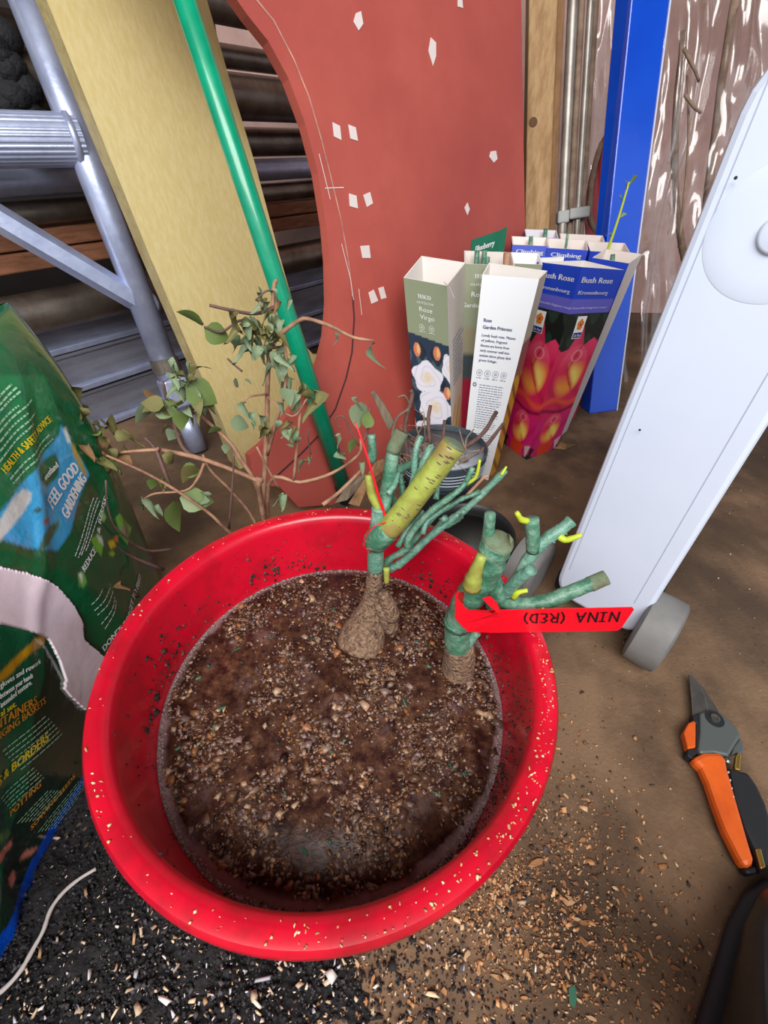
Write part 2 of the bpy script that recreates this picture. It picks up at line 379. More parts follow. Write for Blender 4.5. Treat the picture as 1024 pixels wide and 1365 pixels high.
o = mb.build('froth_ring', M['foam'], wt, smooth=True); o['kind'] = 'stuff'
mb = MB()
for (cx, cy, sp, k) in [(-.13, .31, .014, 26), (.01, .245, .016, 30), (.05, .16, .012, 26), (-.02, .2, .02, 20), (.08, .23, .012, 22), (-.06, .33, .016, 24), (.07, .31, .01, 30), (-.1, .24, .02, 20), (.04, .28, .014, 26)]:
    for i in range(k):
        s = random.uniform(.0005, .0019)
        mb.lathe([(0, s * .6), (s * .6, s * .45), (s, 0)], (cx + random.gauss(0, sp), cy + random.gauss(0, sp), WZ), 7)
o = mb.build('bubbles', M['foam'], wt, smooth=True); o['kind'] = 'stuff'

# ---------------------------------------------------------------- roses standing in the bucket
def prickles(mb, path, r, n):
    p = spline(path, 4)
    for i in range(n):
        k = random.randrange(len(p) - 1); a = p[k].lerp(p[k + 1], random.random()); d = Vector((random.gauss(0, 1), random.gauss(0, 1), random.gauss(0, 1))).normalized()
        mb.tube([a + d * r * .7, a + d * (r + .0022)], [.0014, .0002], 5)
r1 = root('rose_stump', (-0.0165,0.31,0.1445), 'pruned bare-root rose with a thick yellow-green cane, standing at the back of the red bucket', 'rose')
mb = MB()
mb.tube(spline([(-0.0251,0.292,0.1149), (-0.0193,0.302,0.131), (-0.0136,0.312,0.1467), (-0.01,0.315,0.1775), (-0.0089,0.315,0.2031), (-0.0076,0.315,0.2202)], 5), [.027, .027, .026, .0265, .026, .024, .023, .022, .021, .020, .019, .0165, .0145, .013, .0115, .0105, .0098, .0092, .009, .0088, .0086, .0086, .0085, .0085, .0084, .0084], 14)
for q in (((330, 1430), (300, 1290), (262, 1180)), ((60, 1640), (120, 1500), (190, 1380)), ((330, 1560), (290, 1420), (240, 1300))):
    mb.tube(spline([Vector((-0.0165,0.31,0.1445)) + Vector(((x - 170) * .00017, -.006, (1500 - y) * .00016)) for x, y in q], 4), [.010, .0098, .0094, .009, .0086, .008, .007, .006, .005], 9)
mb.build('rootstock', M['root_bark'], r1, smooth=True)
st = [(-0.0076,0.315,0.2183), (-0.0076,0.315,0.244), (-0.0067,0.317,0.267), (-0.0046,0.318,0.2861), (-0.0042,0.319,0.2981)]
stem(st, .0086, .0072, 5, 12, .08).build('main_stem', M['wax_pale'], r1, smooth=True)
stem([(-0.0042,0.319,0.2965), (-0.0111,0.322,0.3109), (-0.0135,0.325,0.3262), (-0.0141,0.326,0.3291)], .0050, .0034, 5, 10, .1).build('stem_tip', M['cane_yellow'], r1, smooth=True)
path = [(-0.0078,0.313,0.2603), (-0.0028,0.309,0.2711), (0.0045,0.309,0.2796)]
stem(path, .0125, .0118, 4, 14).build('cane_base', M['wax'], r1, smooth=True)
MB().lathe([(.0112, -.004), (.0135, -.002), (.0135, .002), (.0112, .004)], (-0.0076,0.3135,0.2624), 20, (Vector((1, 0, .55)).normalized(), Vector((0, 1, 0)), Vector((-.55, 0, 1)).normalized())).build('dark_collar', M['root_bark'], r1, smooth=True)
path = [(0.003,0.309,0.2776), (0.0217,0.313,0.3051), (0.0407,0.318,0.3366), (0.0569,0.324,0.3622)]
stem(path, .0112, .0104, 6, 16, .05).build('thick_cane', M['cane_yellow'], r1, smooth=True)
mk = MB(); pth = spline(path, 6); rm = random.Random(4)
for i in range(26):
    k_ = rm.uniform(.12, .98) * (len(pth) - 1); a_, b_2 = pth[int(k_)], pth[min(int(k_) + 1, len(pth) - 1)]; t_ = (b_2 - a_).normalized(); q_ = a_.lerp(b_2, k_ % 1)
    side = Vector((rm.uniform(-.9, .9), -1, rm.uniform(-.3, .9))); side = (side - t_ * side.dot(t_)).normalized(); w_ = t_.cross(side)
    mk.tube([q_ + (side * math.cos(x) + w_ * math.sin(x)) * .01075 for x in (-.22, 0, .22)], [.0003, .0007, .0003], 5)
mk.build('bark_marks', M['stem_dark'], r1)['kind'] = 'stuff'
a, c_ = Vector((0.0548,0.3235,0.3586)), Vector((0.0576,0.3242,0.3636)); ax = (c_ - a).normalized(); e1 = ax.orthogonal().normalized()
MB().lathe([(0, .0015), (.0085, .001), (.0106, -.0004)], c_, 16, (e1, ax.cross(e1), ax)).build('cut_end', M['cut'], r1)
stem([(-0.0007,0.32,0.2942), (0.0026,0.328,0.3096), (0.0052,0.334,0.3289), (0.0071,0.338,0.3445), (0.0136,0.342,0.3615)], .0072, .0056, 5, 11, .12).build('second_stem', M['wax'], r1, smooth=True)
stem([(0.0065,0.338,0.3458), (0.0109,0.3405,0.3565), (0.0143,0.343,0.3632)], .0066, .0062, 4, 11).build('brown_stem_end', M['cut'], r1, smooth=True)
stem([(-0.0118,0.345,0.3311), (-0.0114,0.347,0.3439), (-0.0124,0.349,0.3563)], .0042, .0036, 4, 9, .1).build('side_stem', M['wax'], r1, smooth=True)
tw = [
    ([(0.0016,0.326,0.2076), (0.0056,0.3293,0.2183), (0.0244,0.3327,0.2328), (0.0473,0.336,0.2718), (0.0644,0.3393,0.2846), (0.0744,0.3427,0.2903), (0.0921,0.346,0.297)], 0.0042, 0.0022, 0),
    ([(0.0074,0.3341,0.199), (0.0214,0.337,0.2086), (0.0473,0.3398,0.2416), (0.0671,0.3427,0.263), (0.0795,0.3455,0.2731), (0.0974,0.3484,0.2961), (0.1102,0.3512,0.3131), (0.1145,0.3541,0.317)], 0.0048, 0.003, 1),
    ([(0.023,0.314,0.2512), (0.0262,0.318,0.2668), (0.0424,0.322,0.2903), (0.064,0.326,0.3094), (0.0729,0.33,0.3186), (0.0786,0.334,0.3333)], 0.0036, 0.0026, 0),
    ([(0.0275,0.3355,0.2262), (0.0224,0.3422,0.2369), (0.0268,0.3489,0.2494), (0.0311,0.3555,0.251)], 0.003, 0.002, 1),
    ([(0.0222,0.3239,0.3009), (0.026,0.3289,0.3243), (0.0264,0.3339,0.3407), (0.0277,0.3389,0.3511), (0.0315,0.3439,0.3588)], 0.0032, 0.0026, 1),
    ([(0.0238,0.3196,0.3135), (0.0303,0.3262,0.3292), (0.0364,0.3329,0.3456), (0.0405,0.3396,0.3509)], 0.0042, 0.0034, 0),
    ([(0.0465,0.3376,0.3273), (0.0447,0.3476,0.332), (0.0454,0.3576,0.3356)], 0.0034, 0.003, 0),
    ([(0.0037,0.3153,0.3164), (0.0095,0.3253,0.3207), (0.0124,0.3353,0.3252)], 0.0028, 0.0024, 1),
    ([(0.0191,0.3301,0.2927), (0.0175,0.3368,0.3032), (0.0148,0.3435,0.3135), (0.016,0.3501,0.3165)], 0.0034, 0.0026, 0),
    ([(0.012,0.3306,0.279), (0.0114,0.3406,0.2823), (0.0081,0.3506,0.2842)], 0.004, 0.0034, 1),
    ([(0.0131,0.3151,0.2793), (0.0178,0.3218,0.2899), (0.0269,0.3285,0.3067), (0.0407,0.3351,0.3231)], 0.004, 0.003, 0),
    ([(0.0046,0.3375,0.3279), (0.0182,0.3475,0.3228), (0.0319,0.3575,0.3267)], 0.0048, 0.003, 0),
    ([(0.0378,0.32,0.2652), (0.0413,0.3266,0.2748), (0.0516,0.3333,0.2793), (0.0644,0.34,0.2857)], 0.003, 0.0022, 1),
    ([(0.0744,0.3234,0.2914), (0.073,0.3334,0.2713), (0.063,0.3434,0.2516)], 0.0022, 0.0016, 1),
    ([(0.0602,0.3358,0.2723), (0.057,0.3425,0.2576), (0.0483,0.3491,0.2367), (0.0303,0.3558,0.2122)], 0.0034, 0.0026, 1),
    ([(0.014,0.3141,0.2527), (0.0201,0.3208,0.2641), (0.0288,0.3274,0.2721), (0.0387,0.3341,0.2817)], 0.003, 0.0024, 0),
    ([(0.0057,0.3337,0.2137), (0.0047,0.3437,0.1885), (0.002,0.3537,0.1619)], 0.0046, 0.005, 0),
    ([(0.0478,0.3265,0.3025), (0.0491,0.3365,0.3103), (0.0526,0.3465,0.3076)], 0.0028, 0.0024, 0),
]
for i, (q, ra, rb, kk) in enumerate(tw):
    pts = q
    m_ = stem(pts, ra, rb, 4, 7, .3); prickles(m_, pts, ra * .8, 6)
    m_.build('branch', M['wax_pale' if kk else 'wax'], r1, smooth=True)
stem([(0.0789,0.345,0.2918), (0.0864,0.348,0.3009), (0.0951,0.35,0.3121), (0.099,0.351,0.3123)], .0018, .0012, 3, 6).build('dry_twig', M['stem_dry'], r1, smooth=True)
stem([(0.0776,0.345,0.3069), (0.0855,0.348,0.3118), (0.0875,0.35,0.321), (0.088,0.352,0.33)], .0022, .0014, 3, 6).build('lime_branch', M['shoot'], r1, smooth=True)
stem([(0.11,0.349,0.3154), (0.1119,0.35,0.3193), (0.1141,0.352,0.3229)], .0018, .0010, 3, 6).build('lime_branch', M['shoot'], r1, smooth=True)
stem([(0.0035,0.31,0.2269), (0.0038,0.308,0.2173), (0.0039,0.306,0.2086)], .0034, .0028, 3, 8).build('yellow_bud', M['cane_yellow'], r1, smooth=True)
stem([(0.0031,0.312,0.2859), (-0.0056,0.316,0.3156), (-0.0132,0.322,0.3436), (-0.0206,0.33,0.3647), (-0.0256,0.336,0.3762)], .0016, .0007, 4, 6).build('red_tie', M['tag_red'], r1, smooth=True)
stem([(0.003,0.305,0.292), (-0.0075,0.3,0.2922), (-0.0159,0.3,0.2792), (-0.0174,0.302,0.2637), (-0.0126,0.304,0.2531)], .0006, .0006, 4, 5).build('red_thread', M['tag_red'], r1, smooth=True)

r2 = root('rose_stump', (0.078,0.262,0.1323), 'pruned bare-root rose waxed green with a red label, against the right wall of the bucket', 'rose')
mb = MB(); mb.tube(spline([(0.0724,0.25,0.0606), (0.0804,0.256,0.0841), (0.082,0.261,0.1168), (0.0806,0.262,0.1489), (0.0778,0.262,0.1685)], 4), [.024, .0235, .0225, .0215, .0205, .0195, .019, .0185, .018, .0175, .0172, .017, .0165, .016, .0155, .015, .0145], 14)
mb.build('rootstock', M['root_bark'], r2, smooth=True)
stem([(0.0788,0.262,0.1568), (0.0739,0.262,0.1833), (0.071,0.262,0.208)], .0135, .0115, 5, 14, .12).build('lower_stem', M['wax'], r2, smooth=True)
stem([(0.0843,0.262,0.1648), (0.0888,0.262,0.1801), (0.0934,0.262,0.189)], .0066, .0040, 4, 9).build('stub', M['wax_pale'], r2, smooth=True)
up = [(0.0718,0.262,0.2011), (0.0751,0.262,0.228), (0.0811,0.262,0.2498), (0.0881,0.262,0.2731), (0.0897,0.262,0.2971), (0.092,0.262,0.3096)]
m_ = stem(up, .0125, .0120, 5, 14, .18); prickles(m_, up, .0115, 14); m_.build('main_stem', M['wax'], r2, smooth=True)
o_, a_ = Vector((0.0924,0.262,0.3106)), (Vector((0.0923,0.258,0.3206)) - Vector((0.0897,0.262,0.2971))).normalized(); e1 = a_.orthogonal().normalized()
m_ = MB().lathe([(.0118, -.009), (.0124, -.004), (.0122, .001), (.0104, .0028), (0, .0034)], o_, 16, (e1, a_.cross(e1), a_))
m_.tube([o_ + Vector((.008, 0, .002)), Vector((0.1038,0.262,0.3128))], [.006, .001], 8); m_.build('cut_end', M['cut'], r2, smooth=True)
stem([(0.0856,0.266,0.2929), (0.0845,0.268,0.3135), (0.0832,0.27,0.3339)], .0056, .0044, 4, 10, .08).build('thin_stem', M['wax'], r2, smooth=True)
stem([(0.0756,0.253,0.2661), (0.0759,0.2525,0.2832), (0.0788,0.254,0.3037)], .0084, .0040, 5, 10, .2).build('yellow_stub', M['cane_yellow'], r2, smooth=True)
p_ = [(0.0915,0.268,0.2579), (0.0991,0.266,0.2515), (0.1101,0.264,0.2375), (0.1252,0.263,0.2313), (0.147,0.264,0.2338), (0.169,0.267,0.2447), (0.1987,0.272,0.2597)]
m_ = stem(p_, .0090, .0064, 5, 12, .1); prickles(m_, p_, .0072, 14); m_.build('branch', M['wax'], r2, smooth=True)
stem([(0.1857,0.27,0.2522), (0.1925,0.271,0.2565), (0.1993,0.2722,0.26)], .0072, .0069, 3, 12).build('cut_branch_end', M['cut'], r2, smooth=True)
p_ = [(0.1108,0.264,0.239), (0.1195,0.268,0.2644), (0.1267,0.272,0.2879), (0.1373,0.276,0.3023), (0.1478,0.28,0.3089), (0.1562,0.284,0.3158)]
m_ = stem(p_, .0060, .0050, 5, 11, .2); prickles(m_, p_, .0052, 12); m_.build('branch', M['wax_pale'], r2, smooth=True)
stem([(0.1268,0.272,0.2918), (0.1223,0.274,0.3113), (0.1192,0.276,0.3238)], .0058, .0060, 4, 11).build('branch', M['wax'], r2, smooth=True)
stem([(0.11,0.264,0.2436), (0.1143,0.258,0.2698), (0.1231,0.255,0.2876)], .0056, .0050, 4, 11, .1).build('branch', M['wax_pale'], r2, smooth=True)
stem([(0.1036,0.268,0.2211), (0.1044,0.268,0.2402), (0.0948,0.27,0.2615)], .0090, .0085, 4, 11).build('branch', M['wax'], r2, smooth=True)
for q in (((0.1159,0.2745,0.3227), (0.1097,0.273,0.3258), (0.1043,0.272,0.3338)), ((0.1439,0.277,0.3066), (0.1501,0.272,0.3052), (0.1555,0.27,0.3097), (0.1608,0.27,0.313)),
          ((0.1161,0.258,0.2466), (0.1175,0.256,0.2565), (0.1249,0.255,0.2608)), ((0.1447,0.259,0.2337), (0.1449,0.256,0.2296), (0.1433,0.255,0.2254))):
    stem(list(q), .0030, .0018, 3, 8, .3).build('shoot', M['shoot'], r2, smooth=True)

# red plant label with the handwriting
TO, TU, TW = Vector((0.11,0.2465,0.2109)), None, None
TU = (Vector((0.2138,0.243,0.222)) - TO); TLn = TU.length; TU.normalize()
TW = (Vector((0.1033,0.2465,0.2436)) - TO); TH = TW.length; TW.normalize()
pl_ = root('plant_label', TO, 'long red plastic plant label with black handwriting, looped round the right rose stump', 'label')
MB().prism([(-.012, 0), (TLn - .003, 0), (TLn, .003), (TLn + .007, TH - .003), (TLn + .005, TH), (-.012, TH)], TO, TU, TW, -.0008).build('strip', M['tag_red'], pl_)
lo = [(0.1073,0.246,0.2122), (0.0765,0.238,0.2241), (0.0684,0.238,0.2341), (0.0627,0.24,0.2406), (0.0594,0.24,0.2727), (0.0626,0.2405,0.2771), (0.0616,0.2405,0.2671), (0.0694,0.239,0.2571), (0.0731,0.239,0.2528),
      (0.0763,0.239,0.2538), (0.0876,0.239,0.2529), (0.0946,0.241,0.2463), (0.0969,0.241,0.2494), (0.0859,0.239,0.2634), (0.0823,0.239,0.269), (0.0889,0.241,0.2695), (0.0966,0.243,0.2587), (0.1038,0.245,0.2413), (0.1077,0.246,0.2275)]
MB().slab(lo, .0009, (0, -1, .35)).build('loop_end', M['tag_red'], pl_)
lb = [(0.0594,0.24,0.2727), (0.0678,0.252,0.2608), (0.0808,0.266,0.242), (0.0936,0.272,0.2294), (0.103,0.268,0.2243), (0.1068,0.252,0.2322)]
mb = MB(); dn = TW * -.024
for i in range(len(lb) - 1):
    a, c_ = Vector(lb[i]), Vector(lb[i + 1]); mb.add([a, c_, c_ + dn, a + dn], [(0, 1, 2, 3), (3, 2, 1, 0)])
mb.build('loop_back', M['tag_red'], pl_)
def strokes(mb, segs, x0, y0, sx, sy, surf, wd):
    for s in segs:
        for (ax_, ay), (bx, by) in zip(s, s[1:]):
            A = Vector((x0 + ax_ * sx, y0 + ay * sy)); B = Vector((x0 + bx * sx, y0 + by * sy)); d = (B - A).normalized() * wd * .5; p = Vector((-d.y, d.x))
            mb.add([surf(*(A - d - p)), surf(*(B + d - p)), surf(*(B + d + p)), surf(*(A - d + p))], [(0, 1, 2, 3)])
L_ = {'N': [[(0, 0), (.05, 1), (.6, 0), (.66, 1)]], 'I': [[(.25, 0), (.3, 1)], [(.05, 0), (.45, .02)], [(.1, 1), (.5, .98)]], 'A': [[(0, 0), (.35, 1), (.65, 0)], [(.12, .36), (.56, .38)]],
      '(': [[(.3, 1.1), (.12, .7), (.12, .3), (.3, -.1)]], 'R': [[(.05, 0), (.1, 1), (.45, .95), (.58, .75), (.45, .52), (.08, .48)], [(.3, .5), (.65, 0)]],
      'E': [[(.5, .95), (.25, 1), (.05, .75), (.3, .55), (.05, .35), (.1, .05), (.5, 0)]], 'D': [[(.05, 0), (.08, 1), (.4, .92), (.6, .55), (.45, .1), (.0, 0)]], ')': [[(.0, 1.05), (.2, .7), (.2, .3), (.05, -.1)]]}
mb = MB(); srf = lambda a, c: TO + TU * (TLn - a) + TW * (TH - c) + TU.cross(TW) * .0006
x = .0045
for ch, wd_ in zip('NINA (RED)', (.9, .7, .9, .95, .55, .5, .85, .75, .8, .3)):
    if ch != ' ': strokes(mb, L_[ch], x, .0055, .0108, .0130, srf, .0016)
    x += wd_ * .0112
mb.build('handwriting', M['ink'], pl_)
# ---------------------------------------------------------------- boards leaning at the back
def strip_on(F, pts, wd, n, surf=None):
    mb = MB()
    for (a, b), (c, d) in zip(pts, pts[1:]):
        A, B = Vector((a, b)), Vector((c, d)); t = (B - A).normalized(); p = Vector((-t.y, t.x)) * wd / 2
        mb.add([on(F, *(A - p), n), on(F, *(B - p), n), on(F, *(B + p), n), on(F, *(A + p), n)], [(0, 1, 2, 3)])
    return mb
rb = root('red_board', RED[0], 'tall brick-red painted board with a curved cut-out and white tape patches, leaning at the back', 'board')
arc = [(-0.1487,0.0989), (-0.1519,0.1287), (-0.1473,0.1555), (-0.1206,0.1641), (-0.0824,0.184), (-0.04,0.2101), (-0.001,0.238), (0.0275,0.2665), (0.0497,0.3015), (0.0686,0.3495), (0.0827,0.4095), (0.0903,0.4615), (0.0927,0.5297), (0.0857,0.5876), (0.0719,0.636), (0.0511,0.672), (0.0276,0.6943), (0.007,0.7183), (-0.0282,0.7439)]
out = [(0.6419,0.418)]
ur = .60
poly = [(-.02, 0)] + [(-0.0881,0.028), (-0.1133,0.0831)] + arc + [(-.19, .95), (.545, .95), (0.6278,0.7793), (0.6419,0.418), (.565, 0)]
MB().prism(poly, RED[0] - RED[3] * .018, RED[1], RED[2], .018).build('panel', M['red_board'], rb)
for q in ([(0.2103,0.7156), (0.2211,0.7192), (0.2224,0.7058), (0.2118,0.6976), (0.2038,0.7063)], [(0.4425,0.7573), (0.4544,0.7587), (0.4553,0.7488), (0.4416,0.7491)], [(0.3685,0.7046), (0.3806,0.6993), (0.3782,0.6824), (0.3689,0.6695), (0.3605,0.6875)],
          [(0.1355,0.5903), (0.1488,0.5861), (0.1474,0.5689), (0.134,0.5733)], [(0.1654,0.5882), (0.1796,0.5848), (0.1803,0.5681), (0.1657,0.5708)],
          [(0.5214,0.5528), (0.5386,0.5539), (0.543,0.5405), (0.5302,0.5346), (0.516,0.5445)], [(0.1458,0.5007), (0.1606,0.4969), (0.1597,0.4794), (0.1432,0.4835)], [(0.1752,0.4972), (0.1907,0.5007), (0.194,0.4847), (0.1796,0.4803)],
          [(0.4315,0.4639), (0.4416,0.4721), (0.4475,0.4604), (0.4396,0.4507)], [(0.1524,0.426), (0.1725,0.4251), (0.1717,0.4058), (0.1533,0.4079)],
          [(0.1549,0.3534), (0.168,0.3562), (0.1748,0.3365), (0.1579,0.3343)], [(0.1791,0.357), (0.192,0.3576), (0.1956,0.3382), (0.1824,0.3378)]):
    MB().prism(q, RED[0] + RED[3] * .0002, RED[1], RED[2], .0007).build('tape_patch', M['paper_tape'], rb)
strip_on(RED, [(0.0422,0.7129), (0.0656,0.6928), (0.0864,0.6563), (0.1006,0.6174), (0.1093,0.5705), (0.1158,0.5196), (0.1213,0.4643), (0.1223,0.4103), (0.1185,0.3531)], .0024, .0006).build('pencil_arc', M['pencil'], rb)
strip_on(RED, [(0.1185,0.3531), (0.1135,0.3173), (0.0955,0.2633), (0.0715,0.2223), (0.0357,0.1769), (-0.0109,0.1423), (-0.0577,0.122), (-0.117,0.101)], .0034, .0007).build('marker_arc', M['marker'], rb)
for q in ([(0.1001,0.5096), (0.137,0.509)], [(0.1002,0.5525), (0.1064,0.4946)], [(0.1136,0.4332), (0.1199,0.3799), (0.1188,0.347)], [(0.1344,0.3625), (0.1316,0.3202)]):
    strip_on(RED, q, .0012, .0009).build('pencil_mark', M['paper_tape'], rb)

gb = root('gold_board', GOLD[0], 'gold painted plank with a pale edge leaning left of the green cane', 'board')
gp = [(0.0491,-0.012), (0.0451,0.112), (0.0323,0.2443), (0.0193,0.4108), (0.01,0.5835), (0.0033,0.727), (.0, 1.0), (.20, 1.0), (0.2369,0.7574), (0.2423,0.7415), (0.2484,0.6507), (0.2595,0.5315), (0.266,0.3858), (0.2757,0.2452), (0.2796,0.2037), (0.2941,0.1826), (0.322,0.1776), (0.3824,0.0772), (.46, 0)]
MB().prism(gp, GOLD[0] - GOLD[3] * .045, GOLD[1], GOLD[2], .045).build('panel', [M['gold']], gb)
mb = MB(); sd = GOLD[3] * -.0452
gl = gp[:7]
for a, c in zip(gl, gl[1:]):
    A, B = on(GOLD, *a) - GOLD[1] * .0004, on(GOLD, *c) - GOLD[1] * .0004; mb.add([A, B, B + sd, A + sd], [(0, 1, 2, 3)])
mb.build('raw_edge', M['gold_edge'], gb)

# green cane
ca = root('garden_cane', (-0.072,0.6991,0), 'long green plastic cane with a dark end, leaning across the gold board', 'cane')
A, B = Vector((-0.0715,0.6941,0.004)), Vector((-0.2235,0.72,0.6674)); D = B - A
MB().tube([A + D * .06, A + D * .5, A + D * 1.35], [.0155, .0140, .0115], 20).build('shaft', M['cane'], ca, smooth=True)
MB().tube([A, A + D * .004, A + D * .058, A + D * .062], [.013, .0165, .0165, .016], 16).build('end_cap', M['dark'], ca, smooth=True)

# ---------------------------------------------------------------- aluminium scaffold frame
sf = root('scaffold_ladder', on(LAD, 0, 0), 'leaning aluminium scaffold ladder with a ribbed rung and diagonal brace at far left', 'scaffold ladder')
pu = [(0.0327,0.0875), (0.0342,0.5592), (0.0306,0.7436)]
A, B = on(LAD, *pu[0]), on(LAD, *pu[2]); D = (B - A)
A2 = A - D * ((A.z - .003) / D.z) ; MB().tube([A, B + D * .3], .0245, 20).build('upright', M['alu'], sf, smooth=True)
MB().tube([A2, A + D * .005], [.021, .021], 14).build('leg_spigot', M['alu'], sf, smooth=True)
MB().box(A.lerp(B, .075) + LAD[3] * .002, (.0255, .03, .0255), (LAD[1], D.normalized(), LAD[3])).build('leg_socket', M['alu'], sf, bev=.005)
C1 = A.lerp(B, .16); MB().lathe([(.0247, -.014), (.028, -.013), (.028, .013), (.0247, .014)], C1, 24, (LAD[1], LAD[3], D.normalized())).build('clamp_ring', M['tube_old'], sf, smooth=True, auto=40)
R0 = on(LAD, *(0.0332,0.5622)); RD = Vector((-.80, -.60, 0)).normalized()
nr, mb, prf = 120, MB(), []
for k in range(nr):
    prf.append(.036 if k % 4 < 2 else .0350)
e1 = RD.cross(Vector((0, 0, 1))).normalized(); e2 = Vector((0, 0, 1)); vs = []
for s_ in (0, .9):
    vs += [R0 + RD * s_ + e1 * math.cos(2 * PI * k / nr) * prf[k] + e2 * math.sin(2 * PI * k / nr) * prf[k] for k in range(nr)]
mb.add(vs, [(k, (k + 1) % nr, nr + (k + 1) % nr, nr + k) for k in range(nr)] + [tuple(range(nr))])
rg_ = mb.build('ribbed_rung', M['alu'], sf)
MB().lathe([(.034, -.006), (.040, -.002), (.0395, .004), (.035, .007)], R0 + RD * .012, 32, (e1, e2, RD)).build('weld_bead', M['alu'], rg_, smooth=True)
A, B = on(LAD, *(0.0323,0.31)), on(LAD, *(-0.1293,0.4619)); D = B - A
br_ = MB().tube([A, B + D * 1.3], .021, 6).build('diagonal_brace', M['alu'], sf)
MB().lathe([(.0, .0), (.024, .002), (.027, .008), (.020, .012)], A - D * .02, 16, (LAD[1], LAD[2], LAD[3])).build('weld_bead', M['alu'], br_, smooth=True)

# ---------------------------------------------------------------- rack of tubes, timbers and decks behind
U, N = RACK[1], RACK[3]; Z = Vector((0, 0, 1))
def tube_on_rack(z, r, n, m, label, hollow=True):
    a, c = on(RACK, -1.3, z, n), on(RACK, 1.45, z, n); mid = (a + c) / 2
    o = MB().tube([a, a + U * .6, a + U * 1.3, a + U * 2, c], r, 20).build('scaffold_tube', m, smooth=True, auto=60)
    return tag(o, label, 'scaffold tube', 'tubes stacked on the rack')
for z, r, n, m, lb_ in [(.766, .032, .0, 'tube_old', 'scaffold tube crossing the top left corner of the photo'), (.695, .022, -.07, 'tube_old', 'thin scaffold tube just under the topmost tube'),
        (.621, .042, .01, 'tube_old', 'fat shiny tube above the ribbed rung, beside the black rag'), (.540, .030, -.05, 'tube_old', 'scaffold tube hidden behind the ribbed rung'), (.485, .023, .0, 'alu', 'bright tube directly under the ribbed rung'),
        (.436, .021, -.01, 'tube_old', 'tube resting just over the orange timbers'), (.276, .038, .012, 'tube_old', 'fat tube with a bright streak under the orange timbers')]:
    tube_on_rack(z, r, n, M[m], lb_)
for z, h, n, lb_ in [(.396, .0155, .0, 'upper of the two orange timbers between the tubes'), (.362, .0155, .006, 'lower of the two orange timbers between the tubes')]:
    o = MB().box(on(RACK, .05, z, n - .04), (1.4, h, .04), (U, Z, N)).build('timber_board', M['timber'], bev=.003); tag(o, lb_, 'timber', 'timbers on the rack')
for z, h, n, lb_ in [(.214, .020, -.012, 'narrow dull beam above the aluminium decks'), (.146, .036, .0, 'upper aluminium deck board seen left of the scaffold upright'), (.054, .040, .004, 'lower aluminium deck board behind the dry shrub')]:
    d = root('aluminium_deck', on(RACK, .05, z - h, n), lb_, 'deck board', 'decks on the rack')
    MB().box(on(RACK, .05, z, n - .06), (1.4, h, .06), (U, Z, N)).build('web', M['deck'], d)
    MB().box(on(RACK, .05, z - h - .002, n + .004), (1.4, .0065, .012), (U, Z, N)).build('bottom_lip', M['alu'], d, bev=.002)
    MB().box(on(RACK, .05, z + h - .002, n - .004), (1.4, .003, .008), (U, Z, N)).build('top_lip', M['deck'], d)
for k, (u_, lb_) in enumerate([(.36, 'bent steel rack bracket seen through the gap right of the gold board')]):
    o = MB().prism([(0, 0), (.03, 0), (.055, .10), (.028, .11)], on(RACK, u_, .47, .03), U, Z, .008).build('rack_bracket', M['alu'], bev=.002); tag(o, lb_, 'bracket')
o = MB().prism([(0, 0), (.022, -.004), (.026, .09), (.0, .09)], on(RACK, .22, .70, .03), U, Z, .008).build('rack_bracket', M['alu'], bev=.002); tag(o, 'short upright bracket at the very top of the gap right of the gold board', 'bracket')
mb = MB(); c0 = Vector((-0.6479,1.0362,0.6181)) + N * .05
for i in range(26):
    t = i / 25; s_ = .016 + .012 * math.sin(i * 1.7) ** 2
    mb.lathe([(0, -s_), (s_ * .8, -s_ * .5), (s_, .1 * s_), (s_ * .6, s_ * .7), (0, s_)], c0 + U * random.gauss(-.01, .016) + Z * (.055 - t * .13) + N * random.uniform(-.01, .004), 8)
tag(mb.build('rag', mat('black_rag', (16, 16, 20), .8, bump=.5, bs=120), smooth=True), 'crumpled black rag hanging on the tubes at the left edge', 'rag')

# ---------------------------------------------------------------- right background: post, conduits, blue box, film
A, B = Vector((.43, 1.27, 0)), Vector((0.3233,1.47,0.7883)); D = B - A
def stick(name, A, B, w_, d_, m, ext=1.25, bev=.002):
    D = (B - A); t = D.normalized(); x = Vector((1, -.1, 0)); x = (x - t * x.dot(t)).normalized(); y = t.cross(x)
    mb = MB(); vs = [p + x * i * w_ / 2 + y * j * d_ / 2 for p in (A, A + D * ext) for i, j in ((-1, -1), (1, -1), (1, 1), (-1, 1))]
    mb.add(vs, [(3, 2, 1, 0), (4, 5, 6, 7), (0, 1, 5, 4), (1, 2, 6, 5), (2, 3, 7, 6), (3, 0, 4, 7)]); return mb
ps = root('wooden_post', A, 'knotty pine post leaning just right of the red board', 'post')
stick('p', A, B, .060, .045, None).build('beam', M['post'], ps, bev=.003)
kx = A + D * .74 ; t_ = D.normalized(); xx = Vector((1, -.1, 0)); xx = (xx - t_ * xx.dot(t_)).normalized(); yy = t_.cross(xx)
MB().lathe([(0, .0012), (.007, .001), (.010, 0)], kx - yy * .0226 - xx * .016, 14, (xx, t_, -yy)).build('knot', mat('knot_wood', (96, 66, 40), .8), ps)
a2, b2 = A + xx * .042 + Vector((0, .02, 0)), B + xx * .042 + Vector((0, .02, 0))
tag(stick('p', a2, b2, .016, .045, None).build('timber_batten', mat('brown_batten', (140, 100, 62), .75, c2=(116, 82, 50), ns=12, stretch=(6, 6, .7)), bev=.002), 'thin brown batten against the right side of the pine post', 'batten')
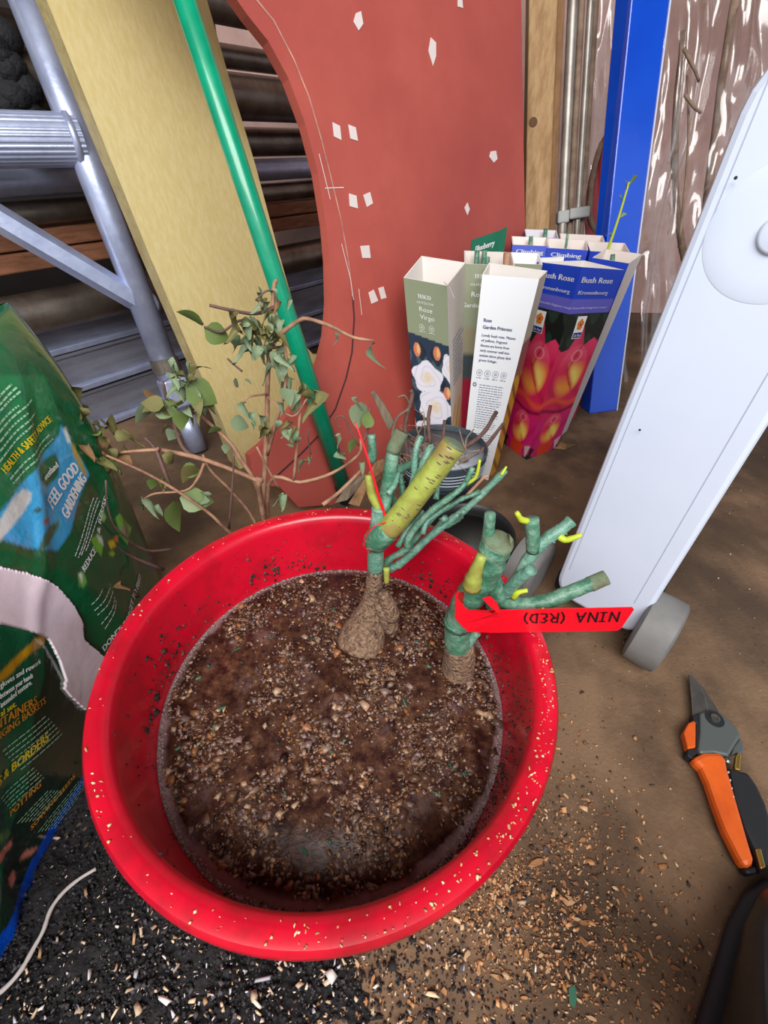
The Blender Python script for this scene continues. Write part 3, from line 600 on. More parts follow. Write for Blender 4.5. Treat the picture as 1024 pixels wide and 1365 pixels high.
cx = [(.066, .0115, 0, 'conduit', 'leftmost and thickest of the grey conduits taped together beside the post'), (.090, .0075, .018, 'twig', 'thin brownish rod second among the taped conduits'), (.104, .0075, .004, 'conduit', 'thin grey conduit third from the post in the taped bundle'), (.120, .0070, .02, 'twig', 'rightmost thin rod of the taped conduits, next to the blue box')]
for off, r, dy, m, lb_ in cx:
    a3 = A + xx * off + Vector((0, dy, .001)); b3 = B + xx * off + Vector((0, dy, 0)); d3 = b3 - a3
    tag(MB().tube([a3, a3 + d3 * .4, a3 + d3 * .8, a3 + d3 * 1.25], r, 14).build('conduit', M[m], smooth=True, auto=60), lb_, 'conduit', 'conduits leaning by the post')
tp = A + D * .50
o = MB().box(tp + xx * .066, (.0140, .0140, .014), (xx, yy, t_)); o.box(tp + xx * .105 + yy * .010 + t_ * .004, (.0245, .022, .012), (xx, yy, t_))
tag(o.build('duct_tape_band', M['duct'], bev=.004), 'grey duct tape band wrapped round the leaning conduits', 'tape')

P0, P1, P2 = Vector((0.5394,1.0852,0)), Vector((0.6202,1.1093,0)), Vector((0.5293,1.1276,0))
Q0, Q1, Q2 = Vector((0.4584,1.3,0.7639)), Vector((0.5418,1.325,0.7687)), Vector((0.4416,1.345,0.7706))
P3, Q3 = P1 + P2 - P0, Q1 + Q2 - Q0
def ext(a, b, k=1.2): return a + (b - a) * k
mb = MB(); T = [ext(*p) for p in ((P0, Q0), (P1, Q1), (P3, Q3), (P2, Q2))]
mb.add([P0, P1, P3, P2] + T, [(3, 2, 1, 0), (4, 5, 6, 7), (0, 1, 5, 4), (1, 2, 6, 5), (2, 3, 7, 6), (3, 0, 4, 7)])
bb = root('blue_box', (P0 + P3) / 2, 'tall glossy blue cardboard box column leaning at the back behind the cartons', 'box')
mb.build('carton_body', M['blue'], bb, bev=.0025)
mb = MB(); mb.tube([P1 + (P1 - P0) * .02, T[1] + (P1 - P0) * .02], .0018, 6); mb.build('worn_edge', mat('pale_card_edge', (196, 206, 232), .6), bb)

from mathutils import noise as mnoise
fm = bpy.data.materials.new('clear_film'); fm.use_nodes = True; nt = fm.node_tree; nt.nodes.remove(nt.nodes['Principled BSDF'])
tr = nt.nodes.new('ShaderNodeBsdfTransparent'); tr.inputs[0].default_value = (.93, .92, .92, 1); gl = nt.nodes.new('ShaderNodeBsdfGlossy'); gl.inputs['Roughness'].default_value = .12
lw = nt.nodes.new('ShaderNodeLayerWeight'); lw.inputs[0].default_value = .45; mr = nt.nodes.new('ShaderNodeMapRange'); mr.inputs[3].default_value = .07; mr.inputs[4].default_value = .5
nt.links.new(lw.outputs['Facing'], mr.inputs[0]); mx = nt.nodes.new('ShaderNodeMixShader'); nt.links.new(mr.outputs[0], mx.inputs[0]); nt.links.new(tr.outputs[0], mx.inputs[1]); nt.links.new(gl.outputs[0], mx.inputs[2])
nt.links.new(mx.outputs[0], nt.nodes['Material Output'].inputs[0])
def film(name, O, U_, V_, nu, nv, amp, label, seed):
    mb = MB(); N_ = U_.cross(V_).normalized(); vs = []; lu, lv = U_.length, V_.length
    for j in range(nv + 1):
        for i in range(nu + 1):
            a, c = i / nu, j / nv; p = Vector((a * lu * 9 + seed, c * lv * 2.0 + .8 * math.sin(a * lu * 7), seed * 1.7))
            q = Vector((a * lu * 30 + seed, c * lv * 7, seed * 2.1)); d = abs(mnoise.noise(p)) * 1.6 + abs(mnoise.noise(p * 2.3)) * .9 + abs(mnoise.noise(q)) * .35
            vs.append(O + U_ * (a + .02 * math.sin(9 * c + seed)) + V_ * c + N_ * d * amp)
    mb.add(vs, [(j * (nu + 1) + i, j * (nu + 1) + i + 1, (j + 1) * (nu + 1) + i + 1, (j + 1) * (nu + 1) + i) for j in range(nv) for i in range(nu)])
    o = mb.build(name, fm, smooth=True); return tag(o, label, 'plastic film')
film('plastic_film', Vector((.66, 1.30, .002)), Vector((.62, -.06, 0)), Vector((-.10, .35, 1.25)), 130, 150, .040, 'crumpled clear plastic sheet hanging between the blue box and the white case', 3)
film('plastic_film', Vector((.535, 1.50, .10)), Vector((.13, -.02, 0)), Vector((-.06, .16, .9)), 40, 110, .022, 'strip of clear plastic film between the conduits and the blue box', 5)
for q, r, lb_ in [([(0.9371,1.42,0.1369), (0.789,1.45,0.3814), (0.7131,1.48,0.5683), (0.6648,1.5,0.7512)], .010, 'thick pale branch behind the plastic just right of the blue box'),
               ([(0.877,1.4,0.2446), (0.8136,1.42,0.467), (0.7662,1.45,0.6625), (0.7385,1.48,0.8268)], .011, 'forked branch in the middle of the clear plastic sheet'),
               ([(0.6192,1.37,0.7074), (0.6527,1.37,0.6794), (0.6786,1.38,0.6593)], .004, 'short dark twig high up in the plastic'), ([(0.6522,1.37,0.6366), (0.6811,1.37,0.6171), (0.706,1.38,0.6076)], .004, 'short dark twig lower down in the plastic'),
               ([(0.7673,1.37,0.3409), (0.7175,1.38,0.5128), (0.678,1.39,0.6203), (0.6574,1.4,0.67)], .003, 'long thin upright twig in the plastic')]:
    tag(stem(q, r, r * .7, 4, 8, .3).build('bare_branch', M['twig'], smooth=True), lb_, 'branch')
for q, r, lb_ in [([(0.5747,1.42,0.3474), (0.5362,1.43,0.3973), (0.5255,1.45,0.4607), (0.5292,1.47,0.5141), (0.5415,1.5,0.5512)], .008, 'bent brown branch standing beside the left side of the blue box')]:
    tag(stem(q, r, r * .7, 4, 8, .3).build('bare_branch', M['twig'], smooth=True), lb_, 'branch')
tag(MB().slab([(0.5025,1.42,0.3285), (0.5723,1.4,0.3329), (0.5443,1.5,0.566), (0.5347,1.5,0.5361), (0.5182,1.46,0.4437)], .004, (0, 1, 0)).build('red_offcut', M['red_sheet']), 'small pointed red sheet between the conduits and the blue box', 'offcut')
tag(MB().tube(spline([(0.5208,1.39,0.3513), (0.5026,1.4,0.4167), (0.5008,1.42,0.4703)], 4), .0028, 8).build('white_cord', M['cord'], smooth=True), 'short white cord hanging in front of the small red sheet', 'cord')
# ---------------------------------------------------------------- rose cartons
def lerp(a, b, t): return a + (b - a) * t
def carton(label, bot, top, paint, group='rose cartons by the wall', nu=40, nv=100, th=.0025, inner=(228, 222, 216)):
    """bot, top: counter-clockwise outline points at the foot and at the mouth; paint(face, u, v) -> colours"""
    bot, top = [V3(p) for p in bot], [V3(p) for p in top]; n = len(bot); c0 = sum(bot, Vector()) / n
    r = root('rose_carton', c0, label, 'carton', group)
    mb = MB(); cols = []
    for k in range(n):
        a, b_, c, d = bot[k], bot[(k + 1) % n], top[(k + 1) % n], top[k]
        u, v = np.meshgrid(np.linspace(0, 1, nu + 1), np.linspace(0, 1, nv + 1)); u, v = u.ravel(), v.ravel()
        L, R_ = np.outer(1 - v, a) + np.outer(v, d), np.outer(1 - v, b_) + np.outer(v, c)
        p = L * (1 - u)[:, None] + R_ * u[:, None]
        mb.add(p.tolist(), [(j * (nu + 1) + i, j * (nu + 1) + i + 1, (j + 1) * (nu + 1) + i + 1, (j + 1) * (nu + 1) + i) for j in range(nv) for i in range(nu)])
        cols.append(paint(k, u, v))
    ct, cb = sum(top, Vector()) / n, c0
    ti = [p + (ct - p).normalized() * th for p in top]; bi = [p + (cb - p).normalized() * th + Vector((0, 0, .002)) for p in bot]
    J = 8; rows = [[lerp(bi[k], ti[k], j / J) for k in range(n)] for j in range(J + 1)]
    mb.add(top + ti, [(k, (k + 1) % n, n + (k + 1) % n, n + k) for k in range(n)])
    mb.add([p for rw in rows for p in rw], [(j * n + (k + 1) % n, j * n + k, (j + 1) * n + k, (j + 1) * n + (k + 1) % n) for j in range(J) for k in range(n)] + [tuple(range(n))])
    cols.append(np.tile(lin(inner), (2 * n + (J + 1) * n, 1)))
    ob = mb.build('body', M['vc'], r); setcol(ob, np.vstack(cols))
    def face(k):
        a, b_, c, d = bot[k], bot[(k + 1) % n], top[(k + 1) % n], top[k]; nn = (b_ - a).cross(d - a).normalized()
        W, H_ = (c - d).length, ((d - a).length + (c - b_).length) / 2
        return (lambda x, y: lerp(lerp(a, b_, x / W), lerp(d, c, x / W), y / H_) + nn * .0007), W, H_
    return r, face
def stub(r, p, h, m='wax', rad=.005, name='rose_stem'):
    stem([Vector(p), Vector(p) + Vector((.003, .004, h * .5)), Vector(p) + Vector((.002, .01, h))], rad, rad * .9, 3, 8, .1).build(name, M[m], r, smooth=True)
def P_(c, u): return np.tile(lin(c), (len(u), 1))
def put(col, mask, c): col[mask] = lin(c)
def mixc(col, w_, c): col += (np.array(lin(c)) - col) * np.clip(w_, 0, 1)[:, None]
def ell(u, v, cx, cy, rx, ry): return np.sqrt(((u - cx) / rx) ** 2 + ((v - cy) / ry) ** 2)
BLUE_C, LAV = (22, 62, 186), (96, 92, 190)
def white_rose(col, u, v, cx, cy, rx, ry, ph):
    dx, dy = (u - cx) / rx, (v - cy) / ry; d = np.hypot(dx, dy); a = np.arctan2(dy, dx)
    m = d < .93 + .09 * np.sin(5 * a + ph); put(col, m, (236, 234, 244))
    g = np.abs(np.sin(d * 8 + a * 1.0 + .7 * np.sin(3 * a + ph))); t = np.zeros(len(u)); t[m] = (1 - g[m]) ** 4 * .55; mixc(col, t, (176, 178, 206))
    t = np.zeros(len(u)); t[m] = np.clip(1 - d[m] / .5, 0, 1) * .8; mixc(col, t, (236, 206, 140))
def leaves_bg(col, u, v, m, c1, c2, f=1):
    t = np.zeros(len(u)); t[m] = (np.sin(9 * u[m] * f + 22 * v[m]) * np.cos(16 * v[m] * f - 7 * u[m] + 1) > .15) * .9; mixc(col, t, c2)
def paint_virgo(k, u, v):
    if k == 0:
        c = P_((46, 62, 80), u); leaves_bg(c, u, v, v < .74, None, (74, 96, 108)); leaves_bg(c, u + .3, v * 1.4, v < .74, None, (34, 46, 60))
        for q in ((1.02, .64, .22, .075, 3), (.42, .57, .42, .085, 0), (.58, .42, .47, .095, 2), (.45, .27, .47, .085, 1), (.6, .11, .5, .09, 4)): white_rose(c, u, v, *q)
        for cx, cy in ((.2, .70), (.92, .51), (.7, .70)):
            put(c, ell(u, v, cx, cy, .09, .034) < 1, (214, 130, 100)); put(c, ell(u, v, cx + .03, cy + .004, .04, .024) < 1, (236, 186, 120))
        put(c, v > .775 - .03 * u, (146, 156, 128)); return c
    if k == 1:
        c = P_((206, 196, 188), u); mixc(c, np.clip((.5 - v) * 3, 0, 1), (214, 176, 110)); t = (np.sin(u * 16 - v * 40) > .4) * (v < .42) * .8; mixc(c, t, (196, 150, 60)); return c
    return P_((190, 184, 170), u)
def paint_garden(k, u, v):
    if k == 0: return P_((236, 238, 242), u)
    c = P_((188, 178, 158) if k == 1 else (150, 152, 128), u)
    put(c, v < .74, (66, 74, 104) if k != 1 else (150, 90, 84)); put(c, v < .58, (226, 166, 52)); t = (np.sin(v * 60 + u * 7) > .5) * (v < .58) * .8; mixc(c, t, (120, 70, 40)); return c
def paint_bush(k, u, v):
    if k not in (0, 3): return P_((200, 190, 186), u)
    c = P_((20, 26, 24), u); leaves_bg(c, u, v, v < .8, None, (36, 56, 44))
    uu = u
    put(c, inpoly(uu, v, [(-.1, .66), (.10, .62), (.26, .63), (.50, .74), (.64, .64), (.86, .68), (1.1, .64), (1.1, .05), (.8, .0), (.2, .0), (-.1, .05)]), (220, 38, 88))
    pk = c[:, 0] > .3
    mixc(c, pk * np.clip((v - .56) * 7, 0, .55), (236, 70, 112)); mixc(c, pk * np.clip((.30 - v) * 9, 0, .75), (206, 30, 120))
    mixc(c, pk * (np.abs(np.sin(u * 5 + np.sin(v * 17) * 1.4)) ** 5) * .35, (150, 8, 44))
    def bud(cx, cy, rx, ry, ye):
        dx, dy = (uu - cx) / rx, (v - cy) / ry; d = np.sqrt(dx ** 2 + dy ** 2); m = np.clip((1.02 - d) * 14, 0, 1)
        mixc(c, m, (222, 44, 84)); mixc(c, m * np.clip((dy - .2) * 1.4, 0, .6), (240, 96, 124))
        cr = -.12 - .75 * dy + .35 * dy ** 2; fade = np.clip((1.0 - d) * 3.2, 0, 1)
        rt = (dx > cr) * m * np.clip((.42 - dy) * 2.4, 0, 1); mixc(c, rt * np.clip(.35 + fade, 0, 1), (238, 132, 56)); mixc(c, rt * fade * np.clip(1 - np.abs(dx - cr - .42) * 1.5, 0, 1) * ye, (246, 220, 116))
        lf = (dx < cr - .1) * m * np.clip((.0 - dy) * 2, 0, 1); mixc(c, lf * fade, (240, 150, 60))
        mixc(c, m * np.clip(1 - np.abs(dx - cr) * 5, 0, .6) * np.clip((.45 - dy) * 3, 0, 1) * np.clip((dy + .8) * 3, 0, 1), (190, 20, 48)); mixc(c, m * np.clip(1 - np.abs(dx + .15 - .5 * (dy - .2)) * 10, 0, .6) * (dy > .1), (176, 16, 52))
        g = np.abs(np.hypot(dx * 1.1 - .08, (dy - .6) * 1.8) - .34); mixc(c, np.clip(1 - g * 14, 0, 1) * m * .6, (250, 176, 176)); mixc(c, np.clip(1 - np.hypot(dx * 1.4 - .1, (dy - .62) * 2.2) * 3, 0, 1) * m * .8, (190, 20, 56))
    bud(.52, .50, .40, .15, 1)
    mixc(c, np.clip(1 - np.abs(v - .335 - .02 * np.sin(u * 6)) * 40, 0, 1) * .8, (236, 96, 30))
    mixc(c, np.clip(1 - np.abs(v - .285 - .015 * np.cos(u * 5)) * 60, 0, 1) * .8, (70, 10, 40))
    bud(.50, .165, .30, .10, 1.0); mixc(c, np.clip(.9 - ell(uu, v, .54, .14, .2, .06), 0, 1), (244, 214, 96))
    put(c, inpoly(uu, v, [(.25, .075), (.78, .075), (.7, .0), (.32, .0)]), (214, 60, 36)); put(c, inpoly(uu, v, [(.80, .07), (1, .09), (.9, .0)]), (196, 180, 176)); put(c, inpoly(uu, v, [(-.1, .09), (.16, .06), (.05, .0), (-.1, 0)]), (30, 30, 28))
    put(c, v > .80, LAV); put(c, v > .865, BLUE_C); return c
def paint_blue(k, u, v):
    c = P_((24, 60, 182), u); put(c, v < .8, (26, 34, 30)); put(c, v < .6, (196, 40, 80)); return c
def paint_blue_white(k, u, v):
    if k == 1: return P_((214, 204, 200), u)
    return paint_blue(k, u, v)
def paint_sage(k, u, v):
    c = P_((144, 150, 124), u); put(c, v < .74, (150, 140, 112) if k == 0 else (120, 120, 100)); put(c, v < .62, (60, 70, 74)); put(c, v < .5, (150, 24, 54)); return c
def sprout(r, p, h):
    p = Vector(p); stem([p, p + Vector((.004, 0, h * .5)), p + Vector((.006, .004, h))], .0032, .0018, 4, 7, .1).build('green_shoot', M['shoot'], r, smooth=True)
    for t, s_, a in ((.55, .014, .3), (.75, .016, 2.6), (.95, .020, .9), (.9, .016, 2.2), (.3, .012, 2.9)):
        q = p + Vector((.005, .002, h * t)); e = q + Vector((math.cos(a) * s_, -.004, math.sin(a) * s_ * .8 + .006)); m_ = (q + e) / 2 + Vector((0, 0, .004)); w_ = Vector((0, s_ * .25, s_ * .22))
        MB().add([q, m_ + w_, e, m_ - w_], [(0, 1, 2, 3)]).build('leaf', M['leaf_green'], r)

# sage green carton with white roses, far left
r, F = carton('sage green carton with white roses printed on it, leftmost of the rose cartons', [(0.0763,0.8007,0.001), (0.1464,0.7889,0.001), (0.1691,0.8443,0.001), (0.1027,0.8543,0.001)], [(0.0253,0.8148,0.38), (0.0922,0.7667,0.38), (0.1322,0.8644,0.394), (0.0571,0.881,0.4)], paint_virgo, nu=60, nv=200)
f, W, H = F(0); mb = MB()
put_text(mb, 'TESCO', (W * .31, H * .930), (W * .62, H * .930), .0062, f, .0004); put_text(mb, 'OUTDOOR', (W * .28, H * .908), (W * .68, H * .908), .0036, f)
put_text(mb, 'Rose', (W * .33, H * .876), (W * .64, H * .876), .0078, f); put_text(mb, 'Virgo', (W * .33, H * .843), (W * .68, H * .843), .0078, f)
mb.build('lettering', M['white'], r)
def ring(mb, c, R, wd, f, n=18):
    for i in range(n):
        a, b_ = 2 * PI * i / n, 2 * PI * (i + 1) / n
        mb.add([f(c[0] + math.cos(x) * q, c[1] + math.sin(x) * q) for x, q in ((a, R), (b_, R), (b_, R + wd), (a, R + wd))], [(0, 1, 2, 3)])
mb = MB()
for x in (.36, .60):
    ring(mb, (W * x, H * .808), .0045, .0007, f); ring(mb, (W * x, H * .808), .0012, .001, f, 6); dashes(mb, (W * (x - .07), H * .787), (W * (x + .07), H * .787), .001, f, random)
mb.build('round_icons', M['white'], r)
f, W, H = F(1); mb = MB(); rd = random.Random(3)
for i in range(11): dashes(mb, (W * .22, H * (.74 - .021 * i)), (W * rd.uniform(.75, .92), H * (.752 - .021 * i)), .0022, f, rd)
mb.build('fine_print', M['grey_print'], r)['kind'] = 'stuff'
stub(r, Vector((0.0694,0.9553,0.36)) + Vector((0, 0, -.05)), .045); stub(r, Vector((0.0781,0.956,0.36)) + Vector((.004, .006, -.06)), .05, 'wax_pale')
MB().tube([(0.0867,0.7635,0.386), (0.0929,0.7325,0.385), (0.0994,0.7189,0.374)], .0006, 5).build('loose_thread', M['twine'], r)

# white backed carton
r, F = carton('white backed carton with purple-grey print, in front of the other cartons', [(0.1651,0.7978,0.001), (0.22,0.7774,0.001), (0.2442,0.8143,0.001), (0.1918,0.839,0.001)], [(0.1525,0.8077,0.388), (0.2389,0.7842,0.388), (0.2582,0.8131,0.394), (0.1683,0.8467,0.398)], paint_garden)
f, W, H = F(0); mb = MB()
put_text(mb, 'Rose', (W * .13, H * .815), (W * .29, H * .815), .0058, f, .0004); put_text(mb, 'Garden Princess', (W * .13, H * .786), (W * .72, H * .786), .0058, f, .0004)
for i, s in enumerate(['Lovely bush rose. Masses', 'of yellow, fragrant', 'blooms are borne from', 'early summer well into', 'autumn above glossy dark', 'green foliage.']):
    put_text(mb, s, (W * .13, H * (.752 - .0225 * i)), (W * (.13 + .0292 * len(s)), H * (.752 - .0225 * i)), .0046, f, .0002)
mb.build('lettering', M['grey_print'], r)
mb = MB()
for i in range(4):
    ring(mb, (W * (.18 + .19 * i), H * .585), .0056, .0007, f); ring(mb, (W * (.18 + .19 * i), H * .585), .0016, .0012, f, 6); dashes(mb, (W * (.12 + .19 * i), H * .558), (W * (.25 + .19 * i), H * .558), .0014, f, rd)
for y in (.525, .27, .15): ring(mb, (W * .10, H * y), .0022, .0022, f, 10)
for i in range(19): dashes(mb, (W * .22, H * (.525 - .0125 * i)), (W * rd.uniform(.72, .86), H * (.525 - .0125 * i)), .0013, f, rd)
for i in range(8): dashes(mb, (W * .22, H * (.265 - .0125 * i)), (W * rd.uniform(.72, .86), H * (.265 - .0125 * i)), .0013, f, rd)
for i in range(5): dashes(mb, (W * .22, H * (.148 - .0125 * i)), (W * rd.uniform(.6, .86), H * (.148 - .0125 * i)), .0013, f, rd)
mb.build('fine_print', M['grey_print'], r)['kind'] = 'stuff'

# big blue and pink carton
b0, b1, b2 = Vector((0.3198,0.8581,0.001)), Vector((0.4027,0.9116,0.001)), Vector((0.2813,0.9311,0.001))
t0, t1, t2 = Vector((0.3324,0.8656,0.39)), Vector((0.4412,0.9381,0.372)), Vector((0.2828,0.9653,0.378))
r, F = carton('blue topped carton printed with pink and yellow roses, rightmost and nearest of the blue cartons', [b0, b1, b1 + b2 - b0, b2], [t0, t1, t1 + t2 - t0 + Vector((0, -.02, .012)), t2], paint_bush, nu=64, nv=200)
M['lavender'] = mat('lavender_print', (206, 202, 240), .5); M['logo_orange'] = mat('logo_orange', (232, 128, 40), .5); M['logo_blue'] = mat('logo_blue', (28, 40, 130), .5)
def bush_print(r, F):
    for k, off in ((0, .08), (3, .20)):
        lw, li, lb, lo = MB(), MB(), MB(), MB()
        f, W, H = F(k)
        put_text(lw, 'Bush Rose', (W * off, H * .938), (W * (off + .72), H * .938), .0092, f, .0005)
        put_text(lw, 'Kronenbourg', (W * off, H * .888), (W * (off + .70), H * .888), .0062, f, .0002, .2)
        put_text(li, 'A beautiful fragrant rose!', (W * (off - .12 if k == 0 else off), H * .824), (W * (off + .80), H * .824), .0038, f, 0, .2)
        cx, cy = W * (.36 if k == 0 else .36), H * .735
        f2 = lambda x, y: f(x, y)
        lb.add([f(cx - .015, cy - .020), f(cx + .015, cy - .020), f(cx + .015, cy + .021), f(cx - .015, cy + .021)], [(0, 1, 2, 3)])
        nn = (f(cx + .01, cy) - f(cx, cy)).cross(f(cx, cy + .01) - f(cx, cy)).normalized() * .0004
        g = lambda x, y: f(x, y) + nn
        lo.cur = 0
        for i in range(5):
            a = 2 * PI * i / 5 + .3; c = (cx + math.cos(a) * .0056, cy + .006 + math.sin(a) * .0056)
            lo.add([g(c[0] + math.cos(q) * .0052, c[1] + math.sin(q) * .0052) for q in [2 * PI * j / 10 for j in range(10)]], [tuple(range(10))])
        lo.cur = 1; lo.add([g(cx - .0135, cy - .0185), g(cx + .0135, cy - .0185), g(cx + .0135, cy - .0085), g(cx - .0135, cy - .0085)], [(0, 1, 2, 3)])
        g3 = lambda x, y: f(x, y) + nn * 2
        lo.add([g3(cx + math.cos(q) * .002, cy + .006 + math.sin(q) * .002) for q in [2 * PI * j / 8 for j in range(8)]], [tuple(range(8))])
        lo.cur = 2; put_text(lo, 'De Ree', (cx - .0110, cy - .0162), (cx + .0110, cy - .0162), .0052, g3)
        lw.build('lettering', M['white'], r); li.build('tag_line', M['lavender'], r); lb.build('logo_patch', M['white'], r)
        lo.build('flower_logo', [M['logo_orange'], M['logo_blue'], M['white']], r)
bush_print(r, F)
mb = MB(); c = (t0 + t1 + t2 * 2) / 4
MB().slab([t2 + Vector((.006, .004, -.02)), t2 + Vector((.06, .03, -.012)), t2 + Vector((.06, .03, .004)), t2 + Vector((.006, .004, .006))], .001, (0, 1, 0)).build('white_flap', M['white'], r)

# cartons behind
def simple(label, cx, cy, zt, w_, d_, yaw, paint, txt=None, tw=.7, lean=(.0, .0), taper=.66, side=0, inner=(226, 214, 206), h=.0075, tm='white', ty=.962):
    a = math.radians(yaw); ux, uy = Vector((math.cos(a), math.sin(a), 0)), Vector((-math.sin(a), math.cos(a), 0))
    tc_ = Vector((cx, cy, zt)); bc = Vector((cx - lean[0], cy - lean[1], .001))
    sq = ((-1, -1), (1, -1), (1, 1), (-1, 1))
    r, F = carton(label, [bc + (ux * i * w_ + uy * j * d_) / 2 * taper for i, j in sq], [tc_ + (ux * i * w_ + uy * j * d_) / 2 + Vector((0, 0, .008 * (j > 0))) for i, j in sq], paint, nu=8, nv=40, inner=inner)
    if txt:
        f, W, H = F(0); mb = MB()
        for i, s in enumerate(txt): put_text(mb, s, (W * .12, H * (ty - .045 * i)), (W * min(.95, .12 + tw * len(s) / max(map(len, txt))), H * (ty - .045 * i)), h, f, .0004)
        mb.build('lettering', M[tm], r)
    return r, F
r, F = simple('sage green carton of a garden rose, half hidden behind the white backed carton', .176, .895, .392, .085, .07, -6, paint_sage, None, side=1, lean=(.0, .03))
f, W, H = F(0); mb = MB(); put_text(mb, 'TESCO', (W * .22, H * .945), (W * .56, H * .945), .0066, f, .0004); put_text(mb, 'OUTDOOR', (W * .16, H * .915), (W * .62, H * .915), .0038, f)
put_text(mb, 'Rose', (W * .2, H * .87), (W * .52, H * .87), .0082, f); put_text(mb, 'Garden Queen', (W * .02, H * .825), (W * .88, H * .825), .0072, f); mb.build('lettering', M['white'], r)
for x in (.155, .168, .175): stub(r, (x, .90, .33), .075 if x < .17 else .065)
stub(r, (.205, .885, .36), .045, 'stem_dry', .007)
r, F = simple('blue carton lettered Climbing, left one of the middle pair of blue cartons', .297, 1.095, .388, .074, .05, -8, paint_blue, ['Climbing'], .75, lean=(.0, .11)); stub(r, (.297, 1.09, .35), .05)
r, F = simple('blue carton lettered Climbing, right one of the middle pair of blue cartons', .372, 1.082, .386, .080, .065, -14, paint_blue, ['Climbing'], .75, lean=(.0, .05)); stub(r, (.365, 1.07, .36), .05, 'wax', .003)
r, F = simple('blue carton with a yellow-green shoot growing out of it', .468, 1.105, .378, .080, .065, -10, paint_blue, ['Climbing'], .75, lean=(.0, .02)); sprout(r, (.462, 1.09, .36), .135)
r, F = simple('pale rimmed carton at the very back, next to the pine post', .338, 1.165, .392, .070, .05, -8, paint_blue, None, lean=(0, .13), inner=(200, 196, 204)); stub(r, (.345, 1.16, .36), .045)
r, F = simple('wide blue carton at the back beside the conduits', .440, 1.190, .380, .096, .06, -12, paint_blue, None, lean=(.0, .02))
r, F = simple('blue carton with a bare cardboard side just in front of the blue box', .452, 1.012, .378, .072, .062, -42, paint_blue_white, None, lean=(.03, .02), taper=.6)
stub(r, (.44, 1.0, .345), .04)
r, F = simple('low sage and white carton wedged behind the blue and pink carton', .245, .965, .380, .085, .06, -6, paint_sage, None, lean=(0, .03), inner=(240, 240, 242))
gc = root('blueberry_sleeve', (0.2715,1.0411,0.001), 'dark green folded card sleeve lettered Blueberry, sticking up behind the sage cartons', 'card sleeve')
A, B, C_ = Vector((0.1571,0.985,0.4089)), Vector((0.2092,1.01,0.4207)), Vector((0.2229,1,0.4296)); dz = Vector((0, -.02, -.16))
mb = MB(); mb.add([A + dz, B + dz, B, A], [(0, 1, 2, 3)]); mb.add([B + dz, C_ + dz, C_, B], [(0, 1, 2, 3)])
o = mb.build('card', M['green_card'], gc); md = o.modifiers.new('thick', 'SOLIDIFY'); md.thickness = .0015; md.offset = -1
o.data.update(); up_ = Vector((0, .12, .99)).normalized(); ex = (B - A); Lx = ex.length; ex.normalize(); nn = ex.cross(up_).normalized()
f = lambda x, y: A + ex * x - up_ * (.03 - y) + nn * .001 + Vector((0, -.001, 0))
mb = MB(); put_text(mb, 'Blueberry', (.010, .008), (Lx * .9, .008), .010, f, .0005); dashes(mb, (.016, -.004), (Lx * .8, -.004), .0022, f, random)
mb.build('lettering', M['white'], gc)
MB().slab([A + dz * .9, B + dz * .9, B + dz * .9 + Vector((0, 0, -.19)), A + dz * .9 + Vector((0, 0, -.19))], .0015, (0, 1, 0)).build('card_foot', M['green_card'], gc)

# ---------------------------------------------------------------- flower pots
pc = Vector((.098, .652, 0))
p1 = root('flower_pot', pc, 'grey plastic flower pot holding a dead plant, behind the bucket', 'pot')
MB().lathe([(0, .004), (.052, .004), (.056, .002), (.066, .118), (.0665, .12)], pc, 64).build('body', M['pot_dark'], p1, smooth=True, auto=40)
MB().lathe([(.0662, .118), (.0718, .119), (.0738, .156), (.0742, .160), (.0725, .161), (.0708, .158), (.062, .08), (0, .08)], pc, 64).build('rim', M['pot'], p1, smooth=True, auto=40); rim_ = [o for o in p1.children if o.name.startswith('rim')][0]
for z in (.127, .133, .139, .145): MB().lathe([(.0719 + (z - .119) * .05, z), (.0727 + (z - .119) * .05, z + .001), (.0719 + (z - .119) * .05, z + .002)], pc, 64).build('rim_line', M['pot_line'], rim_, smooth=True)
for z in (.150, .137): MB().lathe([(.0708 - (.158 - z) * .1128 - .0002, z), (.0706 - (.158 - z) * .1128 - .0006, z + .0006), (.0708 - (.158 - z) * .1128, z + .0012)], pc, 48).build('inner_line', M['pot_line'], rim_, smooth=True)
MB().lathe([(0, .098), (.03, .1), (.055, .096), (.064, .093)], pc, 32).build('potting_soil', M['soil'], p1, smooth=True)
dp = root('dead_plant', pc + Vector((0, 0, .098)), 'tangle of dead brown stems drying in the grey pot', 'plant')
rd = random.Random(11)
for i in range(80):
    a, rr_ = rd.uniform(2.2, 4.6), rd.uniform(.02, .055); p = pc + Vector((math.cos(a) * rr_ * 1.0, math.sin(a) * rr_, .097)); d = Vector((rd.gauss(-.25, .35), rd.gauss(-.1, .35), rd.uniform(.6, 1.3))); L = rd.uniform(.04, .10)
    pts = [p, p + d * L * .5, p + d * L * .85 + Vector((rd.gauss(0, .012), rd.gauss(0, .012), 0)), p + d * L * .8 + Vector((rd.gauss(0, .025), rd.gauss(0, .02), -L * rd.uniform(-.25, .35)))]
    stem(pts, rd.uniform(.0008, .002), .0006, 4, 5, .3).build('dead_stem', M[rd.choice(['stem_dry', 'stem_dark', 'wood_stake', 'twig'])], dp, smooth=True)
